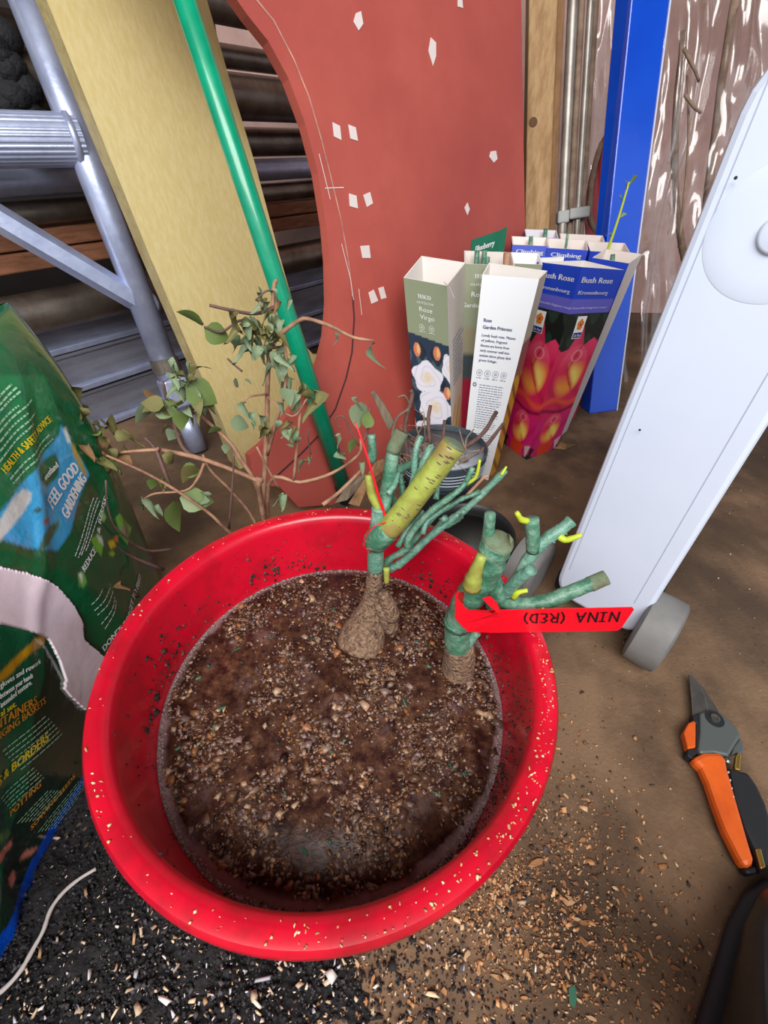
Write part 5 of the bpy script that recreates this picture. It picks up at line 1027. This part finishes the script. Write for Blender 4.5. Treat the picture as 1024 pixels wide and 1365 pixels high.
# ---------------------------------------------------------------- wilting shrub
sb = root('wilting_shrub', (-.185, .515, 0), 'half dead leafy shrub with wilted grey-green leaves, behind the left side of the bucket', 'shrub')
S0 = (-.185, .515, .002)
ST = [([S0, (-0.1792,0.505,0.1206), (-0.1633,0.51,0.2117), (-0.1517,0.515,0.2775), (-0.1429,0.52,0.3352), (-0.1312,0.525,0.3895), (-0.124,0.53,0.4299), (-0.1193,0.53,0.4391)], .0052, .0026, 0),
      ([(-0.1578,0.51,0.2288), (-0.1355,0.5,0.2859), (-0.1217,0.5,0.3213), (-0.1145,0.505,0.361), (-0.1171,0.51,0.3888)], .0030, .0018, 0),
      ([(-0.1874,0.5,0.42), (-0.1664,0.505,0.4139), (-0.1444,0.515,0.4079), (-0.1241,0.525,0.4123)], .0020, .0028, 1),
      ([(-0.1352,0.52,0.3703), (-0.116,0.505,0.3905), (-0.0962,0.5,0.405), (-0.0846,0.5,0.4079), (-0.0591,0.495,0.4017), (-0.0369,0.495,0.391), (-0.014,0.495,0.3877)], .0034, .0020, 0),
      ([S0, (-0.1685,0.48,0.1981), (-0.1671,0.48,0.2068), (-0.2243,0.47,0.2454), (-0.2732,0.46,0.2661), (-0.2705,0.455,0.2691), (-0.3014,0.45,0.2689), (-0.326,0.45,0.2656)], .0046, .0022, 0),
      ([S0, (-0.1749,0.5,0.1644), (-0.1921,0.5,0.2304), (-0.2036,0.5,0.2582), (-0.2291,0.5,0.2914), (-0.2338,0.5,0.2984)], .0040, .0026, 0),
      ([S0, (-0.1881,0.49,0.1282), (-0.2057,0.48,0.1884), (-0.2214,0.47,0.2295), (-0.2257,0.47,0.2531)], .0030, .0018, 0),
      ([S0, (-0.2107,0.45,0.1428), (-0.223,0.44,0.181), (-0.2444,0.43,0.2206), (-0.2704,0.43,0.2452), (-0.2909,0.43,0.2602), (-0.317,0.43,0.276)], .0030, .0018, 0),
      ([(-0.2143,0.46,0.1391), (-0.1916,0.46,0.2238), (-0.1841,0.465,0.2618)], .0020, .0014, 1),
      ([(-0.2222,0.46,0.2471), (-0.2317,0.45,0.2301), (-0.2485,0.445,0.2158), (-0.284,0.44,0.2145), (-0.3048,0.44,0.2036)], .0024, .0014, 0),
      ([(-0.2402,0.47,0.2517), (-0.2512,0.475,0.2627), (-0.2542,0.48,0.2926), (-0.2541,0.48,0.3208), (-0.2513,0.48,0.3437)], .0034, .0020, 1),
      ([(-0.2622,0.44,0.2217), (-0.2661,0.445,0.2476), (-0.2729,0.455,0.2691), (-0.2837,0.46,0.2821)], .0030, .0028, 1),
      ([(-0.3244,0.44,0.2693), (-0.3387,0.44,0.2851), (-0.3537,0.45,0.2995), (-0.3608,0.46,0.3213), (-0.3679,0.47,0.3378)], .0026, .0016, 0),
      ([S0, (-0.1603,0.5,0.187), (-0.1161,0.5,0.1911), (-0.0714,0.5,0.2075), (-0.035,0.5,0.2378), (-0.0311,0.5,0.2617)], .0036, .0022, 0),
      ([(-0.0311,0.5,0.2617), (-0.0271,0.5,0.2598), (-0.0203,0.505,0.2836), (-0.0204,0.51,0.3009)], .0024, .0016, 1),
      ([(-0.034,0.5,0.2518), (-0.0436,0.5,0.271), (-0.0495,0.5,0.2894), (-0.0558,0.5,0.2938), (-0.0617,0.5,0.2901), (-0.0614,0.5,0.2809), (-0.0558,0.5,0.2764)], .0016, .0008, 1),
      ([(-0.1249,0.5,0.1932), (-0.1121,0.5,0.2601), (-0.1051,0.505,0.3019), (-0.1063,0.51,0.327)], .0026, .0018, 0),
      ([(-0.1438,0.49,0.1867), (-0.1527,0.48,0.2322), (-0.1599,0.48,0.2597)], .0022, .0018, 0),
      ([(-0.1464,0.515,0.3102), (-0.1151,0.5,0.2918), (-0.0931,0.5,0.3184)], .0016, .0014, 0),
      ([(-0.1458,0.515,0.3137), (-0.1627,0.5,0.3171), (-0.1702,0.495,0.3126)], .0018, .0012, 0),
      ([(-0.1663,0.5,0.3481), (-0.1739,0.5,0.3558), (-0.1805,0.5,0.3633)], .0016, .0014, 1),
      ([(-0.1244,0.53,0.4272), (-0.1305,0.52,0.4296), (-0.1421,0.515,0.4214)], .0016, .0012, 1),
      ([(-0.1983,0.5,0.3978), (-0.1827,0.505,0.3908), (-0.1602,0.515,0.4007), (-0.1409,0.52,0.3822)], .0016, .0022, 1),
      ([(-0.0793,0.45,0.1927), (-0.0585,0.47,0.1993), (-0.0314,0.49,0.2196)], .0034, .0030, 0),
      ([(-0.2923,0.44,0.1172), (-0.3144,0.42,0.135), (-0.3219,0.4,0.1867), (-0.3171,0.395,0.2264), (-0.308,0.4,0.2633)], .0022, .0012, 1),
      ([(-0.3018,0.42,0.0977), (-0.3237,0.4,0.1453), (-0.3273,0.385,0.1895), (-0.3297,0.375,0.2253)], .0026, .0016, 1),
      ([(-0.3229,0.38,0.0883), (-0.3259,0.37,0.1223), (-0.3347,0.36,0.1526), (-0.3475,0.35,0.1835), (-0.3523,0.345,0.2154)], .0030, .0018, 1),
      ([(-0.0955,0.5,0.2756), (-0.0986,0.5,0.2603), (-0.0974,0.5,0.2365)], .0012, .0010, 1), ([(-0.1409,0.52,0.3822), (-0.1199,0.51,0.3681), (-0.1127,0.505,0.358)], .0016, .0010, 1)]
for p, a, c, k in ST: stem(p, a * .8, c * .75, 4, 7, .22).build('stem', M['stem_dark' if k else 'stem_dry'], sb, smooth=True)
def leafproto(name, kind, m):
    mb = MB(); L = 6; vs = []
    for i in range(L + 1):
        t = i / L; w_ = .42 * math.sin(PI * min(1, t ** .72)) * (1 - .12 * t) + (.01 if 0 < i < L else 0)
        if kind == 'fresh': z, x, cu = -.25 * t * t, t, .10
        elif kind == 'droop': z, x, cu = .25 * t - .95 * t * t, t * (1 - .35 * t), .35
        else: z, x, cu = .15 * math.sin(5 * t) - .5 * t, t * .75, .75
        for j in (-1, -.5, 0, .5, 1):
            yy = j * w_ * (1 if kind == 'fresh' else .8 if kind == 'droop' else .55); vs.append((x, yy + (.07 * math.sin(7 * t + 2) if kind == 'curl' else 0), z + cu * w_ * abs(j) ** 1.6 + (.05 * math.sin(11 * t + 3 * j) if kind != 'fresh' else .012 * math.sin(9 * t) * j)))
    mb.add(vs, [(i * 5 + j, i * 5 + j + 1, (i + 1) * 5 + j + 1, (i + 1) * 5 + j) for i in range(L) for j in range(4)])
    me = bpy.data.meshes.new(name); me.from_pydata(mb.v, [], mb.f); me.materials.append(m); me.polygons.foreach_set('use_smooth', [True] * len(mb.f)); return me
LP = {(k, c): leafproto('leaf', k, M['leaf_' + c]) for k in ('fresh', 'droop', 'curl') for c in ('green', 'grey', 'olive', 'brown')}
rd = random.Random(21)
def leaf(p, s, kind, c, rot=None):
    o = bpy.data.objects.new('leaf', LP[kind, c]); COL.objects.link(o); o.parent = sb; o.location = Vector(p) - sb.location; o.scale = (s,) * 3
    o.rotation_euler = rot or (rd.gauss(0, .5), rd.gauss(.35, .5), rd.uniform(0, 6.28)); return o
cp, cr = math.pi, 0
LF = [((-0.1977,0.5,0.4005), .030, 'fresh', 'green', (1.0, -.5, 2.75)), ((-0.1988,0.5,0.3958), .030, 'fresh', 'green', (1.3, .55, .3)), ((-0.1732,0.5,0.3884), .026, 'droop', 'grey', (.6, .9, .2)), ((-0.0139,0.49,0.3875), .032, 'droop', 'grey', (.4, 1.2, 3.4)), ((-0.0561,0.49,0.3965), .016, 'droop', 'grey', (.3, 1.0, .2)),
      ((-0.0301,0.5,0.3128), .034, 'fresh', 'grey', (1.1, 1.3, 3.3)), ((-0.0331,0.5,0.3196), .018, 'curl', 'grey', None), ((-0.0237,0.49,0.2827), .022, 'fresh', 'green', (.8, -.9, 1.2)), ((-0.0371,0.49,0.2675), .020, 'fresh', 'green', (.9, 1.0, 3.2)), ((-0.1144,0.49,0.2698), .026, 'droop', 'grey', (.9, 1.4, .4)),
      ((-0.0843,0.49,0.3316), .040, 'curl', 'olive', (.2, 1.4, 1.2)), ((-0.0887,0.49,0.3331), .034, 'droop', 'olive', (.2, 1.5, 4)), ((-0.1357,0.47,0.1932), .026, 'curl', 'grey', None), ((-0.1315,0.47,0.1844), .022, 'curl', 'grey', None), ((-0.0998,0.49,0.2327), .024, 'droop', 'grey', (.6, .2, 3.1)), ((-0.0943,0.49,0.2369), .016, 'curl', 'grey', None),
      ((-0.0305,0.48,0.2388), .018, 'curl', 'grey', None), ((-0.0639,0.495,0.2678), .020, 'curl', 'grey', None), ((-0.0629,0.49,0.2476), .018, 'curl', 'grey', None), ((-0.0513,0.49,0.2439), .018, 'curl', 'grey', None), ((-0.1793,0.5,0.3367), .014, 'fresh', 'grey', (1.1, .8, 1)), ((-0.1649,0.5,0.3395), .010, 'fresh', 'grey', None),
      ((-0.1932,0.5,0.2841), .026, 'fresh', 'grey', (.9, .5, .4)), ((-0.1687,0.5,0.3102), .030, 'curl', 'grey', (.6, 1.1, 3.6)), ((-0.1648,0.5,0.2962), .022, 'curl', 'grey', None), ((-0.2012,0.49,0.2566), .014, 'fresh', 'grey', None), ((-0.2029,0.49,0.2792), .018, 'fresh', 'green', (.9, .2, 3)),
      ((-0.2657,0.44,0.2029), .042, 'fresh', 'green', (1.1, 1.25, 4.0)), ((-0.2563,0.44,0.2079), .040, 'fresh', 'green', (.95, .2, .05)), ((-0.227,0.44,0.2163), .030, 'curl', 'grey', (.3, 1.4, .4)), ((-0.2912,0.44,0.2071), .030, 'curl', 'grey', (.5, 1.0, 3.4)), ((-0.2988,0.44,0.199), .024, 'curl', 'grey', None), ((-0.2898,0.44,0.196), .018, 'curl', 'grey', None),
      ((-0.2691,0.47,0.3185), .026, 'fresh', 'grey', (1.0, .5, 3.6)), ((-0.2674,0.47,0.3168), .028, 'fresh', 'green', (1.0, .3, .1)), ((-0.2692,0.475,0.335), .020, 'fresh', 'brown', (.7, 1.0, 2)), ((-0.2526,0.475,0.2834), .022, 'fresh', 'grey', (1.0, .7, 2.6)), ((-0.2223,0.47,0.3452), .040, 'fresh', 'green', (1.0, .7, .2)), ((-0.2232,0.47,0.3497), .026, 'droop', 'grey', (.8, .9, 3.2)),
      ((-0.2278,0.47,0.3163), .028, 'fresh', 'olive', (.8, 1.3, 1)), ((-0.236,0.47,0.3112), .024, 'fresh', 'green', (.8, 1.2, 3)), ((-0.2289,0.45,0.2508), .028, 'fresh', 'olive', (1.0, .7, 3.3)), ((-0.2473,0.45,0.2446), .024, 'fresh', 'green', (.9, .4, .4)), ((-0.2654,0.45,0.2641), .026, 'droop', 'olive', (.8, .6, .3)), ((-0.2788,0.445,0.2297), .026, 'droop', 'olive', (.8, .8, .6)), ((-0.2803,0.445,0.2327), .020, 'fresh', 'green', (.8, .8, 2.8)), ((-0.2705,0.445,0.2329), .018, 'curl', 'olive', None),
      ((-0.3438,0.46,0.3451), .036, 'droop', 'olive', (.5, .9, 2.6)), ((-0.357,0.46,0.3494), .034, 'droop', 'olive', (.4, 1.2, .8)), ((-0.3508,0.455,0.3473), .036, 'curl', 'olive', (.3, 1.3, 4.6)), ((-0.3615,0.455,0.3403), .034, 'droop', 'olive', (.3, 1.5, 2.2)), ((-0.3659,0.455,0.3425), .034, 'curl', 'olive', (.6, 1.0, 1.2)), ((-0.3636,0.455,0.3286), .026, 'droop', 'olive', None), ((-0.3473,0.45,0.3194), .024, 'droop', 'olive', (.5, 1.0, .6)), ((-0.354,0.45,0.3193), .018, 'curl', 'olive', None),
      ((-0.344,0.445,0.2975), .024, 'droop', 'brown', (.4, .3, .8)), ((-0.3057,0.44,0.2948), .020, 'droop', 'olive', (.9, -.1, .1)),
      ((-0.3244,0.35,0.1665), .026, 'curl', 'brown', (.4, .3, 3.2)), ((-0.3134,0.355,0.1481), .020, 'curl', 'brown', None)]
for a in LF: leaf(*a[:4], a[4])
def cluster(p, n, sp, smin, smax, kinds, cols):
    for _ in range(n): leaf(Vector(p) + Vector((rd.gauss(0, sp), rd.gauss(0, sp * .6), rd.gauss(0, sp))), rd.uniform(smin, smax), rd.choice(kinds), rd.choice(cols))
cluster((-0.1441,0.51,0.4025), 18, .012, .016, .028, ('curl', 'curl', 'droop'), ('grey', 'grey', 'olive'))
cluster((-0.1361,0.505,0.3916), 16, .012, .014, .026, ('curl', 'droop'), ('grey', 'olive', 'grey'))
cluster((-0.1471,0.505,0.3784), 6, .008, .016, .026, ('curl', 'droop'), ('grey', 'brown', 'grey'))
cluster((-0.1206,0.505,0.367), 9, .010, .014, .026, ('curl', 'droop'), ('grey',))
cluster((-0.1171,0.5,0.328), 9, .012, .014, .028, ('curl', 'droop', 'fresh'), ('grey', 'olive', 'grey'))
cluster((-0.1216,0.5,0.2788), 7, .010, .014, .026, ('curl', 'droop'), ('grey', 'grey', 'olive'))
cluster((-0.1534,0.505,0.2829), 6, .012, .014, .026, ('curl', 'droop'), ('grey', 'olive'))
cluster((-0.2219,0.475,0.3612), 10, .012, .012, .026, ('curl', 'droop'), ('grey', 'olive'))
cluster((-0.2511,0.475,0.3208), 7, .012, .012, .026, ('droop', 'fresh'), ('olive', 'green'))
cluster((-0.3325,0.445,0.29), 20, .016, .016, .030, ('droop', 'curl'), ('olive', 'olive', 'brown'))
cluster((-0.3236,0.44,0.2774), 10, .012, .016, .026, ('droop', 'curl'), ('olive', 'green'))
cluster((-0.225,0.48,0.3138), 6, .010, .012, .024, ('droop', 'curl'), ('olive', 'grey'))
cluster((-0.1215,0.525,0.4205), 5, .008, .012, .020, ('curl',), ('grey', 'brown'))

# bits of wood and dead leaves between bucket and pot
tag(MB().slab([(-0.0219,0.6,0.2778), (-0.0163,0.6,0.2799), (-0.001,0.6,0.2577), (0.0132,0.6,0.2301), (0.0056,0.6,0.2166), (0.0015,0.6,0.2232)], .004, (0, 1, 0)).build('wooden_stake', M['wood_stake'], bev=.001), 'split grey wooden stake pointing up left of the grey pot', 'stake')
def curl_leaf(label, pts, m, ridge):
    P = [Vector(p) for p in pts]; c = sum(P, Vector()) / len(P) + Vector(ridge); n = len(P)
    o = MB().add(P + [c], [(i, (i + 1) % n, n) for i in range(n)]).build('fallen_leaf', M[m]); md = o.modifiers.new('thick', 'SOLIDIFY'); md.thickness = .0015
    tag(o, label, 'leaf')
curl_leaf('large dry brown leaf standing behind the bucket rim beside the rose stump', [(-0.0513,0.5,0.1551), (-0.0311,0.52,0.1782), (-0.0128,0.54,0.2013), (-0.0034,0.55,0.1994), (0.0006,0.55,0.1834), (-0.0108,0.54,0.1688), (-0.0257,0.52,0.1545), (-0.0363,0.5,0.1506)], 'leaf_brown', (0, -.008, .008))
curl_leaf('grey-brown dry leaf lying left of the large brown leaf behind the bucket', [(-0.0701,0.5,0.1547), (-0.0581,0.52,0.1634), (-0.0372,0.53,0.1802), (-0.0258,0.53,0.1851), (-0.037,0.52,0.1687), (-0.0534,0.505,0.1583)], 'wood_stake', (0, -.006, .006))
curl_leaf('small curled tan leaf on the floor right of the pink rose carton', [(0.394,0.9065,0.002), (0.4131,0.9341,0.006), (0.4283,0.9111,0.01), (0.4528,0.9267,0.003), (0.4169,0.9007,0.002)], 'leaf_brown', (0, 0, .004))

# ---------------------------------------------------------------- spilled compost, bark, twine
nx_, ny_ = 150, 90; xs = np.linspace(-.52, .12, nx_ + 1); yy_ = np.linspace(-.16, .26, ny_ + 1); X, Y = np.meshgrid(xs, yy_); X, Y = X.ravel(), Y.ravel()
d = np.clip(1 - np.hypot((X + .28) / .30, (Y - .03) / .19), 0, 1); d = np.clip(d + .10 * np.sin(X * 37 + 2 * np.sin(Y * 31)) * np.cos(Y * 43 + X * 15) - .06, 0, 1); d = np.minimum(d * 1.6, 1) * (np.hypot(X - BC.x, Y - BC.y) > .152)
hz = d * (.007 + .004 * np.clip((X + .30) * 8, 0, 1) + .004 * np.sin(X * 60 + 1) * np.cos(Y * 70) + rng.normal(0, .0022, len(X))) - .0012
mb = MB(); mb.add(np.c_[X, Y, hz].tolist(), [(j * (nx_ + 1) + i, j * (nx_ + 1) + i + 1, (j + 1) * (nx_ + 1) + i + 1, (j + 1) * (nx_ + 1) + i) for j in range(ny_) for i in range(nx_)])
o = mb.build('spilled_compost', M['soil'], smooth=True); o['kind'] = 'stuff'; tag(o, 'spilled black compost covering the floor at the lower left', 'compost')
def hcomp(x, y):
    d = np.clip(1 - np.hypot((x + .28) / .30, (y - .03) / .19), 0, 1); return np.minimum(d * 1.6, 1) * (.007 + .004 * np.clip((x + .30) * 8, 0, 1))
n = 12000
px, py = rng.normal(-.24, .12, n), rng.normal(.03, .07, n); px[8000:] = rng.normal(-.05, .10, 4000)
keep = np.hypot(px - BC.x, py - BC.y) > .155; px, py = px[keep], py[keep]; n = len(px)
o = chips('compost_crumbs', np.c_[px, py, hcomp(px, py) + .0008], np.exp(rng.normal(math.log(.0009), .4, (n, 1))) * rng.uniform(.6, 1.3, (n, 3)), pal(n, [(18, 16, 18), (28, 25, 27), (42, 38, 40), (58, 53, 55), (22, 19, 20), (80, 74, 78)]), M['vc_chip']); tag(o, 'loose black crumbs strewn over the spilled compost', 'crumbs')
n = 1300
px, py = rng.normal(-.14, .14, n), rng.normal(.01, .05, n)
o = chips('pale_flecks', np.c_[px, py, hcomp(px, py) + .0034], np.exp(rng.normal(math.log(.0010), .55, (n, 1))) * rng.uniform(.5, 1.2, (n, 3)) * [1.7, .7, .6], pal(n, [(214, 186, 150), (190, 150, 110), (220, 210, 206), (150, 120, 96), (226, 196, 160), (196, 168, 140), (190, 186, 196), (226, 210, 190), (170, 150, 130), (200, 176, 150)]), M['vc_chip']); tag(o, 'pale fibres and flecks mixed into the black compost', 'flecks')
def scatter(n, cl):
    out = []
    while len(out) < n:
        (cx, cy), sx, sy = cl[rng.choice(len(cl), p=CW)]; x, y = rng.normal(cx, sx), rng.normal(cy, sy)
        if math.hypot(x - BC.x, y - BC.y) > .150: out.append((x, y))
    return np.array(out)
CL = [((0.1137,0.098,0)[:2], .030, .022), ((0.1636,0.0569,0)[:2], .030, .020), ((0.0907,0.042,0)[:2], .06, .025), ((0.2137,0.0937,0)[:2], .05, .04), ((0.2439,0.0484,0)[:2], .04, .025), ((0.2454,0.2069,0)[:2], .03, .05), ((0.1857,0.1478,0)[:2], .025, .03), ((-0.0195,0.0273,0)[:2], .08, .02)]
CW = np.array([.27, .16, .12, .13, .07, .06, .1, .09]); CW /= CW.sum()
BARK = [(184, 130, 84), (164, 112, 70), (200, 150, 104), (140, 92, 58), (212, 172, 130)]
cm = [mat('bark_chip_%s' % s, c, .85, c2=tuple(int(x * .75) for x in c), ns=60) for s, c in zip(('tan', 'brown', 'light', 'dark', 'pale'), BARK)]
protos = []
for k in range(10):
    r_ = random.Random(k); m_ = 6; poly = [(math.cos(2 * PI * i / m_) * r_.uniform(.6, 1.2), math.sin(2 * PI * i / m_) * r_.uniform(.35, .75)) for i in range(m_)]
    vs = [(x, y, .12 * r_.uniform(-1, 1)) for x, y in poly] + [(x * .85, y * .85, .34 + .1 * r_.uniform(-1, 1)) for x, y in poly]
    me = bpy.data.meshes.new('wood_chip'); me.from_pydata(vs, [], [tuple(range(m_))[::-1], tuple(range(m_, 2 * m_))] + [(i, (i + 1) % m_, m_ + (i + 1) % m_, m_ + i) for i in range(m_)]); me.materials.append(cm[k % 5]); protos.append(me)
xy = scatter(300, CL)
sizes = np.sort(np.clip(np.exp(rng.normal(math.log(.0021), .35, 300)),   .0012, .0062))[::-1]
for i, ((x, y), s_) in enumerate(zip(xy, sizes)):
    o = bpy.data.objects.new('wood_chip', protos[i % 10]); COL.objects.link(o); o.location = (x, y, .0005 + .12 * s_); o.scale = (s_ * rd.uniform(.9, 1.5), s_, s_); o.rotation_euler = (rd.gauss(0, .12), rd.gauss(0, .12), rd.uniform(0, 6.28))
    kd = ('tan', 'mid brown', 'light orange', 'dark brown', 'pale straw coloured')[i % 10 % 5]; tag(o, kd + ' bark chip scattered on the brown floor right of the red bucket', 'wood chip', kd + ' bark chips on the floor')
n = 4200
xy = scatter(n, CL); xy += rng.normal(0, .012, (n, 2))
o = chips('bark_litter', np.c_[xy, np.full(n, .0008)], np.exp(rng.normal(math.log(.00065), .5, (n, 1))) * rng.uniform(.6, 1.4, (n, 3)) * [1.5, .9, .5], pal(n, BARK + [(90, 62, 44), (60, 44, 34)]), M['vc_chip']); tag(o, 'fine bark litter spread over the brown floor', 'bark litter')
n = 1600
xy = np.c_[rng.uniform(-.1, 1.0, n), rng.uniform(0, 1.1, n)]; xy = xy[np.hypot(xy[:, 0] - BC.x, xy[:, 1] - BC.y) > .15]; n = len(xy)
o = chips('floor_grit', np.c_[xy, np.full(n, .0005)], np.exp(rng.normal(math.log(.0006), .4, (n, 1))) * rng.uniform(.5, 1.4, (n, 3)) * [1.4, .9, .6], pal(n, [(190, 170, 146), (150, 126, 100), (60, 46, 38), (80, 60, 46)]), M['vc_chip']); tag(o, 'small grit and dust crumbs scattered over the whole floor', 'grit')
tw_p = [(-0.2727,0.1087,0.012), (-0.285,0.1005,0.012), (-0.2933,0.0901,0.014), (-0.2972,0.0782,0.015), (-0.2957,0.0641,0.015), (-0.2978,0.0535,0.014), (-0.3001,0.0406,0.014), (-0.3051,0.0318,0.013), (-0.3131,0.0232,0.013)]
tag(stem(tw_p, .0016, .0020, 4, 7, .25).build('twine', M['twine'], smooth=True), 'pale frayed twine curving over the black compost at the lower left', 'twine')
tag(MB().slab([(0.165,0.0346,0.002), (0.171,0.0374,0.002), (0.1705,0.0295,0.002), (0.1667,0.0234,0.002), (0.163,0.0259,0.002)], .0008).build('green_flake', mat('green_wax_flake', (46, 100, 76), .6)), 'small dark green wax flake on the floor near the bottom edge', 'flake')
for nm, o in list(bpy.data.objects.items()):
    if o.type == 'MESH' and len(o.data.materials) == 0: o.data.materials.append(M['dark'])
